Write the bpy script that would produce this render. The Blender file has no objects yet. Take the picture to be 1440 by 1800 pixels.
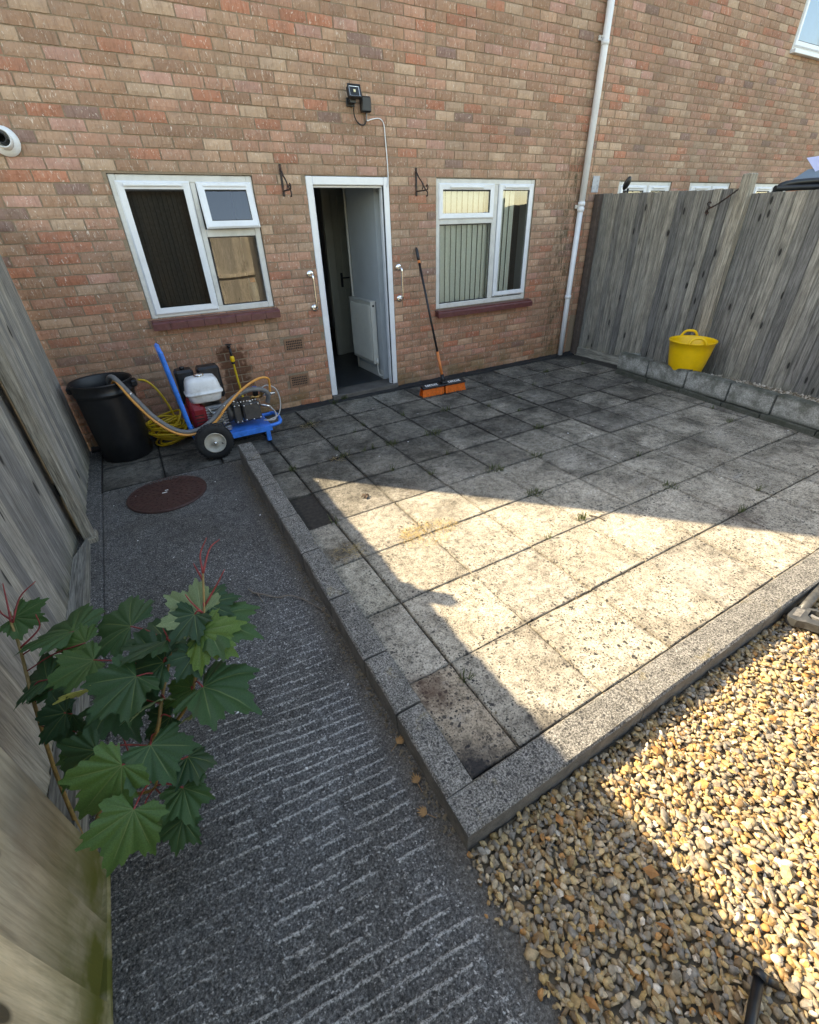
import bpy, bmesh, math, random
import numpy as np
from mathutils import Vector, Matrix, Euler

R = random.Random(7)
NR = np.random.default_rng(11)
scene = bpy.context.scene
COL = scene.collection

# ------------------------------------------------------------------ camera
CAM = Vector((-0.5413, -4.859, 1.678))
YAW, PIT, ROL = (math.radians(a) for a in (29.0965, 32.5384, -2.018))
FPX = 784.645                                   # focal length in pixels of a 1440 wide frame
_fwd = Vector((math.sin(YAW)*math.cos(PIT), math.cos(YAW)*math.cos(PIT), -math.sin(PIT)))
_rt = Vector((math.cos(YAW), -math.sin(YAW), 0))
_up = _rt.cross(_fwd)
rt = math.cos(ROL)*_rt + math.sin(ROL)*_up
up = -math.sin(ROL)*_rt + math.cos(ROL)*_up
cd = bpy.data.cameras.new('camera')
cam = bpy.data.objects.new('camera', cd)
COL.objects.link(cam)
M = Matrix((rt, up, -_fwd)).transposed().to_4x4()
M.translation = CAM
cam.matrix_world = M
cd.sensor_fit = 'HORIZONTAL'
cd.sensor_width = 36
cd.lens = 36*FPX/1440
cd.clip_start = 0.02
cd.clip_end = 2000
scene.camera = cam

# ------------------------------------------------------------------ light
SUN_EL = math.radians(38.0)
SUN_AZ = math.radians(-43.7)                    # clockwise from +Y
sun_dir = Vector((math.sin(SUN_AZ)*math.cos(SUN_EL), math.cos(SUN_AZ)*math.cos(SUN_EL), math.sin(SUN_EL)))
world = bpy.data.worlds.new('World')
scene.world = world
world.use_nodes = True
wt = world.node_tree
wt.nodes.clear()
sky = wt.nodes.new('ShaderNodeTexSky')
sky.sky_type = 'NISHITA'
sky.sun_disc = False
sky.sun_elevation = SUN_EL
sky.sun_rotation = SUN_AZ % (2*math.pi)
sky.air_density = 1.0
sky.dust_density = 0.8
sky.ozone_density = 1.0
bg = wt.nodes.new('ShaderNodeBackground')
bg.inputs['Strength'].default_value = 0.15
wo = wt.nodes.new('ShaderNodeOutputWorld')
wt.links.new(sky.outputs[0], bg.inputs[0])
wt.links.new(bg.outputs[0], wo.inputs[0])
sl = bpy.data.lights.new('sun', 'SUN')
sl.energy = 3.15
sl.angle = math.radians(0.53)
sl.color = (1.0, 0.95, 0.85)
so = bpy.data.objects.new('sun', sl)
so.rotation_euler = (-sun_dir).to_track_quat('-Z', 'Y').to_euler()
so.location = (-6, 6, 9)
COL.objects.link(so)
vs = scene.view_settings
vs.view_transform = 'Standard'
vs.look = 'None'
vs.exposure = 2.08
vs.use_white_balance = True                     # camera balanced for open shade, as the photograph is
vs.white_balance_temperature = 8800
vs.white_balance_tint = 10
vs.gamma = 1.0
vs.use_curve_mapping = False
scene.cycles.max_bounces = 5
scene.cycles.diffuse_bounces = 3
scene.cycles.glossy_bounces = 3
scene.cycles.transparent_max_bounces = 8
scene.cycles.use_adaptive_sampling = True
scene.cycles.adaptive_threshold = 0.02
scene.cycles.use_denoising = True

# ------------------------------------------------------------------ materials
def newmat(name):
    m = bpy.data.materials.new(name)
    m.use_nodes = True
    nt = m.node_tree
    return m, nt, nt.nodes['Principled BSDF']

def N(nt, typ, ins=None, **props):
    n = nt.nodes.new(typ)
    for k, v in props.items():
        setattr(n, k, v)
    for k, v in (ins or {}).items():
        s = n.inputs[k]
        if hasattr(v, 'is_linked') or isinstance(v, bpy.types.NodeSocket):
            nt.links.new(v, s)
        else:
            s.default_value = v
    return n

def c4(c): return (c[0], c[1], c[2], 1)

def ramp(nt, fac, stops):
    n = N(nt, 'ShaderNodeValToRGB', {'Fac': fac})
    e = n.color_ramp.elements
    while len(e) < len(stops): e.new(0.5)
    for i, (p, c) in enumerate(stops):
        e[i].position = p
        e[i].color = c4(c) if hasattr(c, '__len__') else (c, c, c, 1)
    return n.outputs['Color']

def mixc(nt, fac, a, b, mode='MIX'):
    n = nt.nodes.new('ShaderNodeMix'); n.data_type = 'RGBA'; n.blend_type = mode
    for i, v in ((0, fac), (6, a), (7, b)):
        s = n.inputs[i]
        if isinstance(v, bpy.types.NodeSocket): nt.links.new(v, s)
        elif hasattr(v, '__len__'): s.default_value = c4(v)
        else: s.default_value = v if i == 0 else (v, v, v, 1)
    return n.outputs[2]

def math_(nt, op, a, b=0.0, clamp=False):
    n = nt.nodes.new('ShaderNodeMath'); n.operation = op; n.use_clamp = clamp
    for s, v in ((n.inputs[0], a), (n.inputs[1], b)):
        if isinstance(v, bpy.types.NodeSocket): nt.links.new(v, s)
        else: s.default_value = v
    return n.outputs[0]

def madd(nt, a, b, c):
    n = N(nt, 'ShaderNodeMath', {0: a, 1: b, 2: c}, operation='MULTIPLY_ADD')
    return n.outputs[0]

def noise(nt, vec, scale, detail=4, rough=0.55, dist=0.0):
    return N(nt, 'ShaderNodeTexNoise', {'Vector': vec, 'Scale': scale, 'Detail': detail, 'Roughness': rough, 'Distortion': dist}).outputs['Fac']

def mapping(nt, vec, scale=(1, 1, 1), rot=(0, 0, 0), loc=(0, 0, 0)):
    return N(nt, 'ShaderNodeMapping', {'Vector': vec, 'Scale': scale, 'Rotation': rot, 'Location': loc}).outputs[0]

def bump(nt, bsdf, h, strength=0.4, dist=0.01):
    b = N(nt, 'ShaderNodeBump', {'Height': h, 'Strength': strength, 'Distance': dist})
    nt.links.new(b.outputs[0], bsdf.inputs['Normal'])

def setb(b, col=None, rough=None, metal=None, spec=None):
    nt = b.id_data
    if col is not None:
        if isinstance(col, bpy.types.NodeSocket): nt.links.new(col, b.inputs['Base Color'])
        else: b.inputs['Base Color'].default_value = c4(col)
    if rough is not None:
        if isinstance(rough, bpy.types.NodeSocket): nt.links.new(rough, b.inputs['Roughness'])
        else: b.inputs['Roughness'].default_value = rough
    if metal is not None: b.inputs['Metallic'].default_value = metal
    if spec is not None: b.inputs['Specular IOR Level'].default_value = spec

MATS = {}
def plain(name, col, rough=0.6, metal=0.0, var=0.15, scale=30, bmp=0.05, dirt=None, dirtamt=0.5):
    """a paint / plastic / metal with slight mottling and wear"""
    if name in MATS: return MATS[name]
    m, nt, b = newmat(name)
    tc = N(nt, 'ShaderNodeTexCoord').outputs['Object']
    n1 = noise(nt, tc, scale, 5)
    lo = [max(0, x*(1-var)) for x in col]; hi = [min(1, x*(1+var)) for x in col]
    c = ramp(nt, n1, [(0.3, lo), (0.7, hi)])
    if dirt:
        n2 = noise(nt, tc, scale*0.4, 8, 0.7)
        c = mixc(nt, ramp(nt, n2, [(0.5, 0.0), (0.72, dirtamt)]), c, dirt)
    r = madd(nt, n1, 0.2, rough-0.1)
    setb(b, c, r, metal)
    if bmp: bump(nt, b, noise(nt, tc, scale*6, 3), bmp, 0.002)
    MATS[name] = m
    return m

def brick_mat(name, source):
    m, nt, b = newmat(name)
    if source == 'object':
        base = N(nt, 'ShaderNodeObjectInfo').outputs['Color']
    else:
        base = N(nt, 'ShaderNodeAttribute', attribute_name='bcol').outputs['Color']
    pos = N(nt, 'ShaderNodeNewGeometry').outputs['Position']
    # dragged rustic face: streaks running up the brick
    st = noise(nt, mapping(nt, pos, (55, 55, 9)), 1.0, 5, 0.65, 0.6)
    fl = noise(nt, mapping(nt, pos, (85, 85, 30), (0, 0.5, 0)), 1.0, 3, 0.6, 1.0)
    patch = noise(nt, pos, 6.5, 4, 0.6)
    big = noise(nt, pos, 0.9, 3, 0.5)
    c = mixc(nt, ramp(nt, st, [(0.32, 0.5), (0.5, 0.0)]), base, mixc(nt, 1.0, base, (0.50, 0.44, 0.40), 'MULTIPLY'))
    c = mixc(nt, ramp(nt, st, [(0.58, 0.0), (0.70, 0.55)]), c, (0.42, 0.33, 0.25))
    c = mixc(nt, ramp(nt, fl, [(0.61, 0.0), (0.68, 0.8)]), c, (0.74, 0.63, 0.53))
    c = mixc(nt, ramp(nt, patch, [(0.48, 0.0), (0.72, 0.40)]), c, (0.24, 0.155, 0.12))
    c = mixc(nt, ramp(nt, big, [(0.40, 0.35), (0.55, 0.0)]), c, (0.24, 0.16, 0.115))
    sep = N(nt, 'ShaderNodeSeparateXYZ', {'Vector': pos})
    X, Z = sep.outputs['X'], sep.outputs['Z']
    # run-off streaks and broad soot, heavier under the sills and eaves
    sk = noise(nt, mapping(nt, pos, (5, 5, 0.6)), 1.0, 5, 0.65)
    c = mixc(nt, ramp(nt, sk, [(0.52, 0.0), (0.72, 0.42)]), c, (0.20, 0.145, 0.09))
    # dark water stain round the outside tap
    wn = madd(nt, noise(nt, pos, 9, 4), 0.35, -0.175)
    dx = math_(nt, 'ABSOLUTE', math_(nt, 'ADD', math_(nt, 'SUBTRACT', X, 0.20), wn))
    wet = math_(nt, 'MULTIPLY', ramp(nt, dx, [(0.11, 1.0), (0.15, 0.0)]), ramp(nt, math_(nt, 'ADD', Z, wn), [(0.70, 1.0), (0.78, 0.0)]))
    c = mixc(nt, math_(nt, 'MULTIPLY', wet, 0.8), c, (0.085, 0.032, 0.016))
    # green-black algae streaks beside the downpipe
    al = noise(nt, mapping(nt, pos, (26, 26, 5)), 1.0, 5, 0.7)
    ax = ramp(nt, math_(nt, 'ABSOLUTE', math_(nt, 'SUBTRACT', X, 4.62)), [(0.05, 1.0), (0.34, 0.0)])
    am = math_(nt, 'MULTIPLY', math_(nt, 'MULTIPLY', ax, ramp(nt, al, [(0.46, 0.0), (0.60, 1.0)])), ramp(nt, math_(nt, 'DIVIDE', Z, 6), [(0.36, 1.0), (0.44, 0.0)]))
    c = mixc(nt, math_(nt, 'MULTIPLY', am, 0.75), c, (0.035, 0.04, 0.018))
    # green tide mark low down
    gm = math_(nt, 'MULTIPLY', ramp(nt, Z, [(0.10, 0.55), (0.32, 0.0)]), ramp(nt, noise(nt, pos, 4, 4), [(0.42, 0.0), (0.6, 1.0)]))
    c = mixc(nt, gm, c, (0.12, 0.10, 0.035))
    setb(b, c, 0.9, 0, 0.25)
    bump(nt, b, math_(nt, 'ADD', st, math_(nt, 'MULTIPLY', fl, 0.6)), 0.9, 0.006)
    return m

def mortar_mat():
    m, nt, b = newmat('mortar')
    pos = N(nt, 'ShaderNodeNewGeometry').outputs['Position']
    n1 = noise(nt, pos, 60, 6, 0.7); n2 = noise(nt, pos, 2.0, 3)
    c = mixc(nt, n2, ramp(nt, n1, [(0.3, (0.17, 0.125, 0.085)), (0.7, (0.36, 0.275, 0.195))]), (0.28, 0.21, 0.145))
    setb(b, c, 0.95, 0, 0.2)
    bump(nt, b, n1, 0.7, 0.005)
    return m

def wood_mat(name, cols, axis='Z', knots=True, green=0.0, scale=1.0, streak=1.0, ksc=1.0, edge=0.0):
    """weathered softwood: cols = dark, mid, light"""
    m, nt, b = newmat(name)
    tc = N(nt, 'ShaderNodeTexCoord').outputs['Object']
    rnd = N(nt, 'ShaderNodeObjectInfo').outputs['Random']
    off = N(nt, 'ShaderNodeVectorMath', {0: tc, 1: (0, 0, 0)}, operation='ADD')
    cmb = N(nt, 'ShaderNodeCombineXYZ', {'X': math_(nt, 'MULTIPLY', rnd, 37.0), 'Y': math_(nt, 'MULTIPLY', rnd, 91.0), 'Z': math_(nt, 'MULTIPLY', rnd, 53.0)})
    nt.links.new(cmb.outputs[0], off.inputs[1])
    v = off.outputs[0]
    lo, hi = 2.0*scale, 34*scale
    sc = {'Z': (hi, hi, lo), 'Y': (hi, lo, hi), 'X': (lo, hi, hi)}[axis]
    g = noise(nt, mapping(nt, v, sc), 1.0, 6, 0.62, 1.4)
    fine = noise(nt, mapping(nt, v, tuple(s*4 for s in sc)), 1.0, 3, 0.7)
    blot = noise(nt, v, 3.2, 4, 0.6)
    dw = 0.18/streak
    c = ramp(nt, g, [(0.5-dw, cols[0]), (0.5, cols[1]), (0.5+dw, cols[2])])
    c = mixc(nt, 1.0, c, ramp(nt, fine, [(0.34, 1-0.5*streak), (0.58, 1.10)]), 'MULTIPLY')
    tint = ramp(nt, rnd, [(0.0, (0.62, 0.62, 0.64)), (0.5, (0.98, 0.96, 0.92)), (1.0, (1.25, 1.19, 1.09))])
    c = mixc(nt, 1.0, c, tint, 'MULTIPLY')
    c = mixc(nt, ramp(nt, blot, [(0.5, 0.0), (0.75, 0.55)]), c, cols[0])
    if knots:
        sp = N(nt, 'ShaderNodeSeparateXYZ', {'Vector': v})
        wv, lv = {'Z': ('Y', 'Z'), 'Y': ('X', 'Y'), 'X': ('Z', 'X')}[axis]
        kv = N(nt, 'ShaderNodeCombineXYZ', {'X': math_(nt, 'MULTIPLY', sp.outputs[wv], 7.5*ksc), 'Y': math_(nt, 'MULTIPLY', sp.outputs[lv], 2.3*ksc)}).outputs[0]
        kn = N(nt, 'ShaderNodeTexVoronoi', {'Vector': kv, 'Scale': 1.0}, voronoi_dimensions='2D')
        k = kn.outputs['Distance']
        on = ramp(nt, N(nt, 'ShaderNodeSeparateColor', {'Color': kn.outputs['Color']}).outputs[0], [(0.30, 1.0), (0.34, 0.0)])
        c = mixc(nt, math_(nt, 'MULTIPLY', ramp(nt, k, [(0.10, 0.45), (0.30, 0.0)]), on), c, cols[0])
        c = mixc(nt, math_(nt, 'MULTIPLY', ramp(nt, k, [(0.07, 0.95), (0.11, 0.0)]), on), c, tuple(x*0.28 for x in cols[0]))
    if edge:                                     # lap shadow painted into the colour where two boards meet
        yl = N(nt, 'ShaderNodeSeparateXYZ', {'Vector': tc}).outputs['Y']
        c = mixc(nt, ramp(nt, math_(nt, 'ADD', yl, math_(nt, 'MULTIPLY', blot, 0.006)), [(0.006, 0.92), (0.006+edge, 0.0)]), c, tuple(x*0.16 for x in cols[0]))
    if green:
        pos = N(nt, 'ShaderNodeNewGeometry').outputs['Position']
        z = N(nt, 'ShaderNodeSeparateXYZ', {'Vector': pos}).outputs['Z']
        gm = math_(nt, 'MULTIPLY', ramp(nt, z, [(0.0, min(green, 1.0)), (0.14+0.16*green, 0.0)]), ramp(nt, noise(nt, pos, 5, 4), [(0.35, 0.2), (0.6, 1.0)]))
        c = mixc(nt, gm, c, (0.115, 0.115, 0.025))
    setb(b, c, 0.88, 0, 0.2)
    bump(nt, b, math_(nt, 'ADD', g, math_(nt, 'MULTIPLY', fine, 0.7)), 0.7, 0.004)
    return m

def slab_mat():
    m, nt, b = newmat('concrete_slab')
    pos = N(nt, 'ShaderNodeNewGeometry').outputs['Position']
    oi = N(nt, 'ShaderNodeObjectInfo')
    rnd = oi.outputs['Random']
    sep = N(nt, 'ShaderNodeSeparateXYZ', {'Vector': pos})
    Y = sep.outputs['Y']
    blot = noise(nt, pos, 3.6, 6, 0.62, 0.5)
    mid = noise(nt, pos, 22, 6, 0.7)
    fine = noise(nt, pos, 115, 4, 0.7)
    c = ramp(nt, blot, [(0.30, (0.235, 0.217, 0.188)), (0.50, (0.37, 0.345, 0.302)), (0.70, (0.47, 0.44, 0.392))])
    c = mixc(nt, 1.0, c, ramp(nt, mid, [(0.34, 0.50), (0.52, 1.0), (0.70, 1.18)]), 'MULTIPLY')
    c = mixc(nt, 1.0, c, ramp(nt, fine, [(0.36, 0.42), (0.50, 1.0), (0.64, 1.22)]), 'MULTIPLY')
    c = mixc(nt, 1.0, c, ramp(nt, rnd, [(0, (0.95, 0.92, 0.86)), (0.5, (1.04, 1.0, 0.91)), (1, (1.12, 1.07, 0.97))]), 'MULTIPLY')
    c = mixc(nt, 1.0, c, oi.outputs['Color'], 'MULTIPLY')
    # blotchy darker tone towards the house end of the patio
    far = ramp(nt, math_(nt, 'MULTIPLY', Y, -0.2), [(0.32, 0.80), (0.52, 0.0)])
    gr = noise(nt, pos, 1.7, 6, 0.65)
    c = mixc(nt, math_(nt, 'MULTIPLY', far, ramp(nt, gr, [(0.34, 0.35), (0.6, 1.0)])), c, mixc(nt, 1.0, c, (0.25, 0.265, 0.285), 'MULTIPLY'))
    # pale scuffs
    sc = noise(nt, mapping(nt, pos, (7, 16, 7), (0, 0, 0.6)), 1.0, 7, 0.75, 0.8)
    c = mixc(nt, ramp(nt, sc, [(0.56, 0.0), (0.72, 0.5)]), c, (0.46, 0.44, 0.40))
    # grime creeping in from the joints
    lo = N(nt, 'ShaderNodeSeparateXYZ', {'Vector': N(nt, 'ShaderNodeTexCoord').outputs['Object']})
    def edge(v, w): return math_(nt, 'MINIMUM', v, math_(nt, 'SUBTRACT', w, v))
    ed = math_(nt, 'MINIMUM', edge(lo.outputs['X'], 0.453), edge(lo.outputs['Y'], 0.453))
    ed = math_(nt, 'ADD', ed, madd(nt, noise(nt, pos, 7, 5, 0.75), -0.11, 0.052))
    # black lichen spots, in drifts
    wv = N(nt, 'ShaderNodeVectorMath', {0: pos}, operation='ADD')
    nn = N(nt, 'ShaderNodeTexNoise', {'Vector': pos, 'Scale': 60.0, 'Detail': 2.0})
    sv = N(nt, 'ShaderNodeVectorMath', {0: nn.outputs['Color'], 'Scale': 0.02}, operation='SCALE')
    nt.links.new(sv.outputs[0], wv.inputs[1])
    spots = None
    for s, thr in ((30, 0.22), (52, 0.25), (95, 0.30)):
        v = N(nt, 'ShaderNodeTexVoronoi', {'Vector': wv.outputs[0], 'Scale': float(s)})
        on = ramp(nt, N(nt, 'ShaderNodeSeparateColor', {'Color': v.outputs['Color']}).outputs[0], [(0.58, 0.0), (0.62, 1.0)])
        d = math_(nt, 'MULTIPLY', ramp(nt, v.outputs['Distance'], [(thr, 1.0), (thr+0.06, 0.0)]), on)
        spots = d if spots is None else math_(nt, 'MAXIMUM', spots, d)
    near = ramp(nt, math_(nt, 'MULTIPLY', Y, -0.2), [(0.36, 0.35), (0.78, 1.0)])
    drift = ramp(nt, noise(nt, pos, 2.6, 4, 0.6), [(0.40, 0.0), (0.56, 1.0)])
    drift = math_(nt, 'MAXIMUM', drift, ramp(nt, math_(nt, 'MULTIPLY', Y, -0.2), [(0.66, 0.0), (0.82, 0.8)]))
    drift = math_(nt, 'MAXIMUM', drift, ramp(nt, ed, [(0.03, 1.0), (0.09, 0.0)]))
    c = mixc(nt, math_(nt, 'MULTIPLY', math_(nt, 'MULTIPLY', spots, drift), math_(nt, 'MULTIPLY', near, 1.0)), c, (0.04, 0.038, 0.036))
    # brown algae blotches
    br = ramp(nt, noise(nt, pos, 1.15, 5, 0.6), [(0.60, 0.0), (0.74, 0.3)])
    c = mixc(nt, br, c, (0.15, 0.105, 0.07))
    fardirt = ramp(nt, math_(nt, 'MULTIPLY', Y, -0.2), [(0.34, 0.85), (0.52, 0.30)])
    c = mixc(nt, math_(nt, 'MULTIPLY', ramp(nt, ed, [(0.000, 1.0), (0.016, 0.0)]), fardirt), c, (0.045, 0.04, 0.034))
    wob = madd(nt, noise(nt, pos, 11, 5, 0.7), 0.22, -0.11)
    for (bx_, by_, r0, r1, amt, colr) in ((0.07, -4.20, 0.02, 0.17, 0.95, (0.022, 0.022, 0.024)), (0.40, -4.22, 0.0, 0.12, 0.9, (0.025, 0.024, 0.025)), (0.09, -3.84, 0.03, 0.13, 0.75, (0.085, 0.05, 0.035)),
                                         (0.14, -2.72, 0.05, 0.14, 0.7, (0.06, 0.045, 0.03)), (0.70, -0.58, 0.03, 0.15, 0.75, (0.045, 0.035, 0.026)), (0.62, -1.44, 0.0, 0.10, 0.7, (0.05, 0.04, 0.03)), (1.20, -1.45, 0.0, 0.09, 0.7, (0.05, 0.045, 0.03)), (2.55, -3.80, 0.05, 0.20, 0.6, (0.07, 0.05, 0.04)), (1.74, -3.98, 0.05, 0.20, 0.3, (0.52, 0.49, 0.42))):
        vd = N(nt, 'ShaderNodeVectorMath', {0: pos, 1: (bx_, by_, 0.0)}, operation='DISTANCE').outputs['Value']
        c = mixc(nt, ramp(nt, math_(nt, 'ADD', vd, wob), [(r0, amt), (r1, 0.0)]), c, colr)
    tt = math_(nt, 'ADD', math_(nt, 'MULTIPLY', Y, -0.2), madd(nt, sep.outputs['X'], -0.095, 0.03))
    shade_mask = ramp(nt, math_(nt, 'ADD', tt, madd(nt, gr, 0.22, -0.11)), [(0.32, 1.0), (0.50, 0.0)])  # house shade painted into the colour of the far and right slabs
    c = mixc(nt, shade_mask, c, mixc(nt, 1.0, c, ramp(nt, blot, [(0.35, (0.50, 0.51, 0.52)), (0.62, (0.82, 0.83, 0.84))]), 'MULTIPLY'))
    setb(b, c, 0.92, 0, 0.25)
    bump(nt, b, math_(nt, 'ADD', mid, math_(nt, 'MULTIPLY', fine, 0.8)), 0.55, 0.004)
    return m

def kerb_mat():
    m, nt, b = newmat('kerb_concrete')
    pos = N(nt, 'ShaderNodeNewGeometry').outputs['Position']
    fine = noise(nt, pos, 150, 4, 0.75)
    mid = noise(nt, pos, 14, 6, 0.7)
    c = ramp(nt, fine, [(0.38, (0.045, 0.043, 0.042)), (0.51, (0.21, 0.20, 0.178)), (0.63, (0.44, 0.415, 0.375))])
    c = mixc(nt, 1.0, c, ramp(nt, mid, [(0.30, 0.55), (0.6, 1.05)]), 'MULTIPLY')
    v = N(nt, 'ShaderNodeTexVoronoi', {'Vector': pos, 'Scale': 46.0})
    on = ramp(nt, N(nt, 'ShaderNodeSeparateColor', {'Color': v.outputs['Color']}).outputs[0], [(0.6, 0.0), (0.64, 1.0)])
    c = mixc(nt, math_(nt, 'MULTIPLY', ramp(nt, v.outputs['Distance'], [(0.22, 0.85), (0.34, 0.0)]), on), c, (0.045, 0.044, 0.045))
    ye = ramp(nt, noise(nt, pos, 5, 5, 0.7), [(0.60, 0.0), (0.72, 0.5)])
    c = mixc(nt, ye, c, (0.34, 0.27, 0.12))
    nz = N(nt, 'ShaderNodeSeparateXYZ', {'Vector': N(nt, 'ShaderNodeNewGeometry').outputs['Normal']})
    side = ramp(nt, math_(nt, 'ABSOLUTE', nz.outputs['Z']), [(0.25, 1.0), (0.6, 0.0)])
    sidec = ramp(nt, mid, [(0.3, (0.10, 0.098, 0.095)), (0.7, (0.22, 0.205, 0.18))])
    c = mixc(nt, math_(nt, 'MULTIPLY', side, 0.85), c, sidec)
    setb(b, c, 0.93, 0, 0.2)
    bump(nt, b, fine, 0.8, 0.005)
    return m

def path_mat():
    m, nt, b = newmat('path_concrete')
    pos = N(nt, 'ShaderNodeNewGeometry').outputs['Position']
    fine = noise(nt, pos, 130, 5, 0.75)
    fleck = noise(nt, mapping(nt, pos, (150, 210, 150)), 1.0, 3, 0.65)
    hgt = math_(nt, 'MULTIPLY', N(nt, 'ShaderNodeAttribute', attribute_name='crest').outputs['Fac'], ramp(nt, fleck, [(0.40, 0.30), (0.58, 1.15)]))
    mid = noise(nt, pos, 20, 5, 0.7)
    big = noise(nt, pos, 2.2, 4)
    c = ramp(nt, fine, [(0.37, (0.042, 0.041, 0.040)), (0.53, (0.16, 0.155, 0.147)), (0.67, (0.40, 0.39, 0.365))])
    c = mixc(nt, 1.0, c, ramp(nt, mid, [(0.3, 0.62), (0.6, 1.06)]), 'MULTIPLY')
    c = mixc(nt, ramp(nt, hgt, [(0.22, 0.0), (0.60, 0.9)]), c, ramp(nt, fine, [(0.38, (0.20, 0.195, 0.185)), (0.58, (0.74, 0.72, 0.68))]))
    c = mixc(nt, ramp(nt, big, [(0.42, 0.5), (0.6, 0.0)]), c, mixc(nt, 1.0, c, (0.62, 0.58, 0.52), 'MULTIPLY'))
    # brown silt at the kerb foot
    sep = N(nt, 'ShaderNodeSeparateXYZ', {'Vector': pos})
    sx = math_(nt, 'ADD', sep.outputs['X'], math_(nt, 'MULTIPLY', mid, 0.10))
    c = mixc(nt, ramp(nt, math_(nt, 'ADD', sx, 0.5), [(0.34, 0.0), (0.43, 0.62)]), c, ramp(nt, fine, [(0.3, (0.07, 0.06, 0.048)), (0.7, (0.22, 0.195, 0.16))]))
    setb(b, c, 0.93, 0, 0.2)
    bump(nt, b, math_(nt, 'ADD', fine, mid), 0.8, 0.006)
    return m

def block_mat():
    m, nt, b = newmat('planter_block')
    pos = N(nt, 'ShaderNodeNewGeometry').outputs['Position']
    z = N(nt, 'ShaderNodeSeparateXYZ', {'Vector': pos}).outputs['Z']
    fine = noise(nt, pos, 90, 4, 0.7); mid = noise(nt, pos, 9, 6, 0.7)
    c = ramp(nt, fine, [(0.32, (0.20, 0.20, 0.18)), (0.62, (0.48, 0.48, 0.445))])
    c = mixc(nt, ramp(nt, mid, [(0.40, 0.0), (0.62, 0.75)]), c, (0.10, 0.105, 0.085))
    # moss and soot where water sits: along the top arris and the bottom bed
    e = math_(nt, 'ADD', z, math_(nt, 'MULTIPLY', mid, 0.06))
    c = mixc(nt, ramp(nt, e, [(0.238, 0.0), (0.285, 0.85)]), c, (0.055, 0.06, 0.045))
    c = mixc(nt, ramp(nt, e, [(0.085, 0.85), (0.125, 0.0)]), c, (0.04, 0.045, 0.032))
    setb(b, c, 0.94, 0, 0.2)
    bump(nt, b, fine, 0.7, 0.006)
    return m

def attr_mat(name, rough=0.7, scale=60, amt=0.35, spec=0.35, bmp=0.3):
    m, nt, b = newmat(name)
    base = N(nt, 'ShaderNodeAttribute', attribute_name='bcol').outputs['Color']
    pos = N(nt, 'ShaderNodeNewGeometry').outputs['Position']
    n1 = noise(nt, pos, scale, 5, 0.65)
    c = mixc(nt, 1.0, base, ramp(nt, n1, [(0.3, 1-amt), (0.65, 1+amt*0.4)]), 'MULTIPLY')
    setb(b, c, rough, 0, spec)
    bump(nt, b, n1, bmp, 0.004)
    return m

def leaf_mat(name, col, vein, trans):
    m, nt, b = newmat(name)
    a = N(nt, 'ShaderNodeAttribute', attribute_name='vein').outputs['Fac']
    tc = N(nt, 'ShaderNodeTexCoord').outputs['Object']
    rnd = N(nt, 'ShaderNodeObjectInfo').outputs['Random']
    n1 = noise(nt, tc, 40, 4, 0.6)
    c = ramp(nt, n1, [(0.3, tuple(x*0.75 for x in col)), (0.7, tuple(x*1.2 for x in col))])
    c = mixc(nt, 1.0, c, ramp(nt, rnd, [(0, (0.55, 0.65, 0.75)), (0.6, (1.0, 1.0, 0.95)), (1, (1.9, 1.55, 1.0))]), 'MULTIPLY')
    c = mixc(nt, ramp(nt, a, [(0.80, 0.0), (0.98, 0.75)]), c, vein)
    setb(b, c, 0.48, 0, 0.4)
    tr = N(nt, 'ShaderNodeBsdfTranslucent', {'Color': c})
    mx = N(nt, 'ShaderNodeMixShader', {0: trans, 1: b.outputs[0], 2: tr.outputs[0]})
    nt.links.new(mx.outputs[0], nt.nodes['Material Output'].inputs['Surface'])
    bump(nt, b, n1, 0.25, 0.003)
    return m

def glass_mat(name='window_glass', ior=2.1, tint=(0.95, 0.98, 0.97)):
    m = bpy.data.materials.new(name); m.use_nodes = True
    nt = m.node_tree; nt.nodes.clear()
    o = nt.nodes.new('ShaderNodeOutputMaterial')
    tc = N(nt, 'ShaderNodeTexCoord').outputs['Object']
    wv = N(nt, 'ShaderNodeBump', {'Height': noise(nt, tc, 2.5, 2), 'Strength': 0.02, 'Distance': 0.02})
    f = N(nt, 'ShaderNodeFresnel', {'IOR': ior})
    t = N(nt, 'ShaderNodeBsdfTransparent', {'Color': c4(tint)})
    g = N(nt, 'ShaderNodeBsdfGlossy', {'Color': (1, 1, 1, 1), 'Roughness': 0.0, 'Normal': wv.outputs[0]})
    mx = N(nt, 'ShaderNodeMixShader', {0: f.outputs[0], 1: t.outputs[0], 2: g.outputs[0]})
    nt.links.new(mx.outputs[0], o.inputs[0])
    return m

BRICK_O = brick_mat('brick_face', 'object')
BRICK_A = brick_mat('brick_face_mass', 'attr')
MORTAR = mortar_mat()
W_FAR = wood_mat('weathered_grey_wood', ((0.13, 0.125, 0.116), (0.33, 0.318, 0.295), (0.52, 0.50, 0.465)), green=0.4, streak=0.6, ksc=0.9, edge=0.010)
W_NEAR = wood_mat('newer_brown_wood', ((0.27, 0.215, 0.14), (0.58, 0.49, 0.35), (0.70, 0.61, 0.46)), green=1.6, scale=0.6, streak=0.40, ksc=0.8, edge=0.012)
W_RIGHT = wood_mat('dark_grey_wood', ((0.10, 0.096, 0.087), (0.27, 0.262, 0.238), (0.45, 0.435, 0.395)), green=0.5, streak=0.75, edge=0.010)
W_POST = wood_mat('pale_post_wood', ((0.16, 0.145, 0.12), (0.30, 0.28, 0.24), (0.42, 0.395, 0.345)), knots=False)
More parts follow.
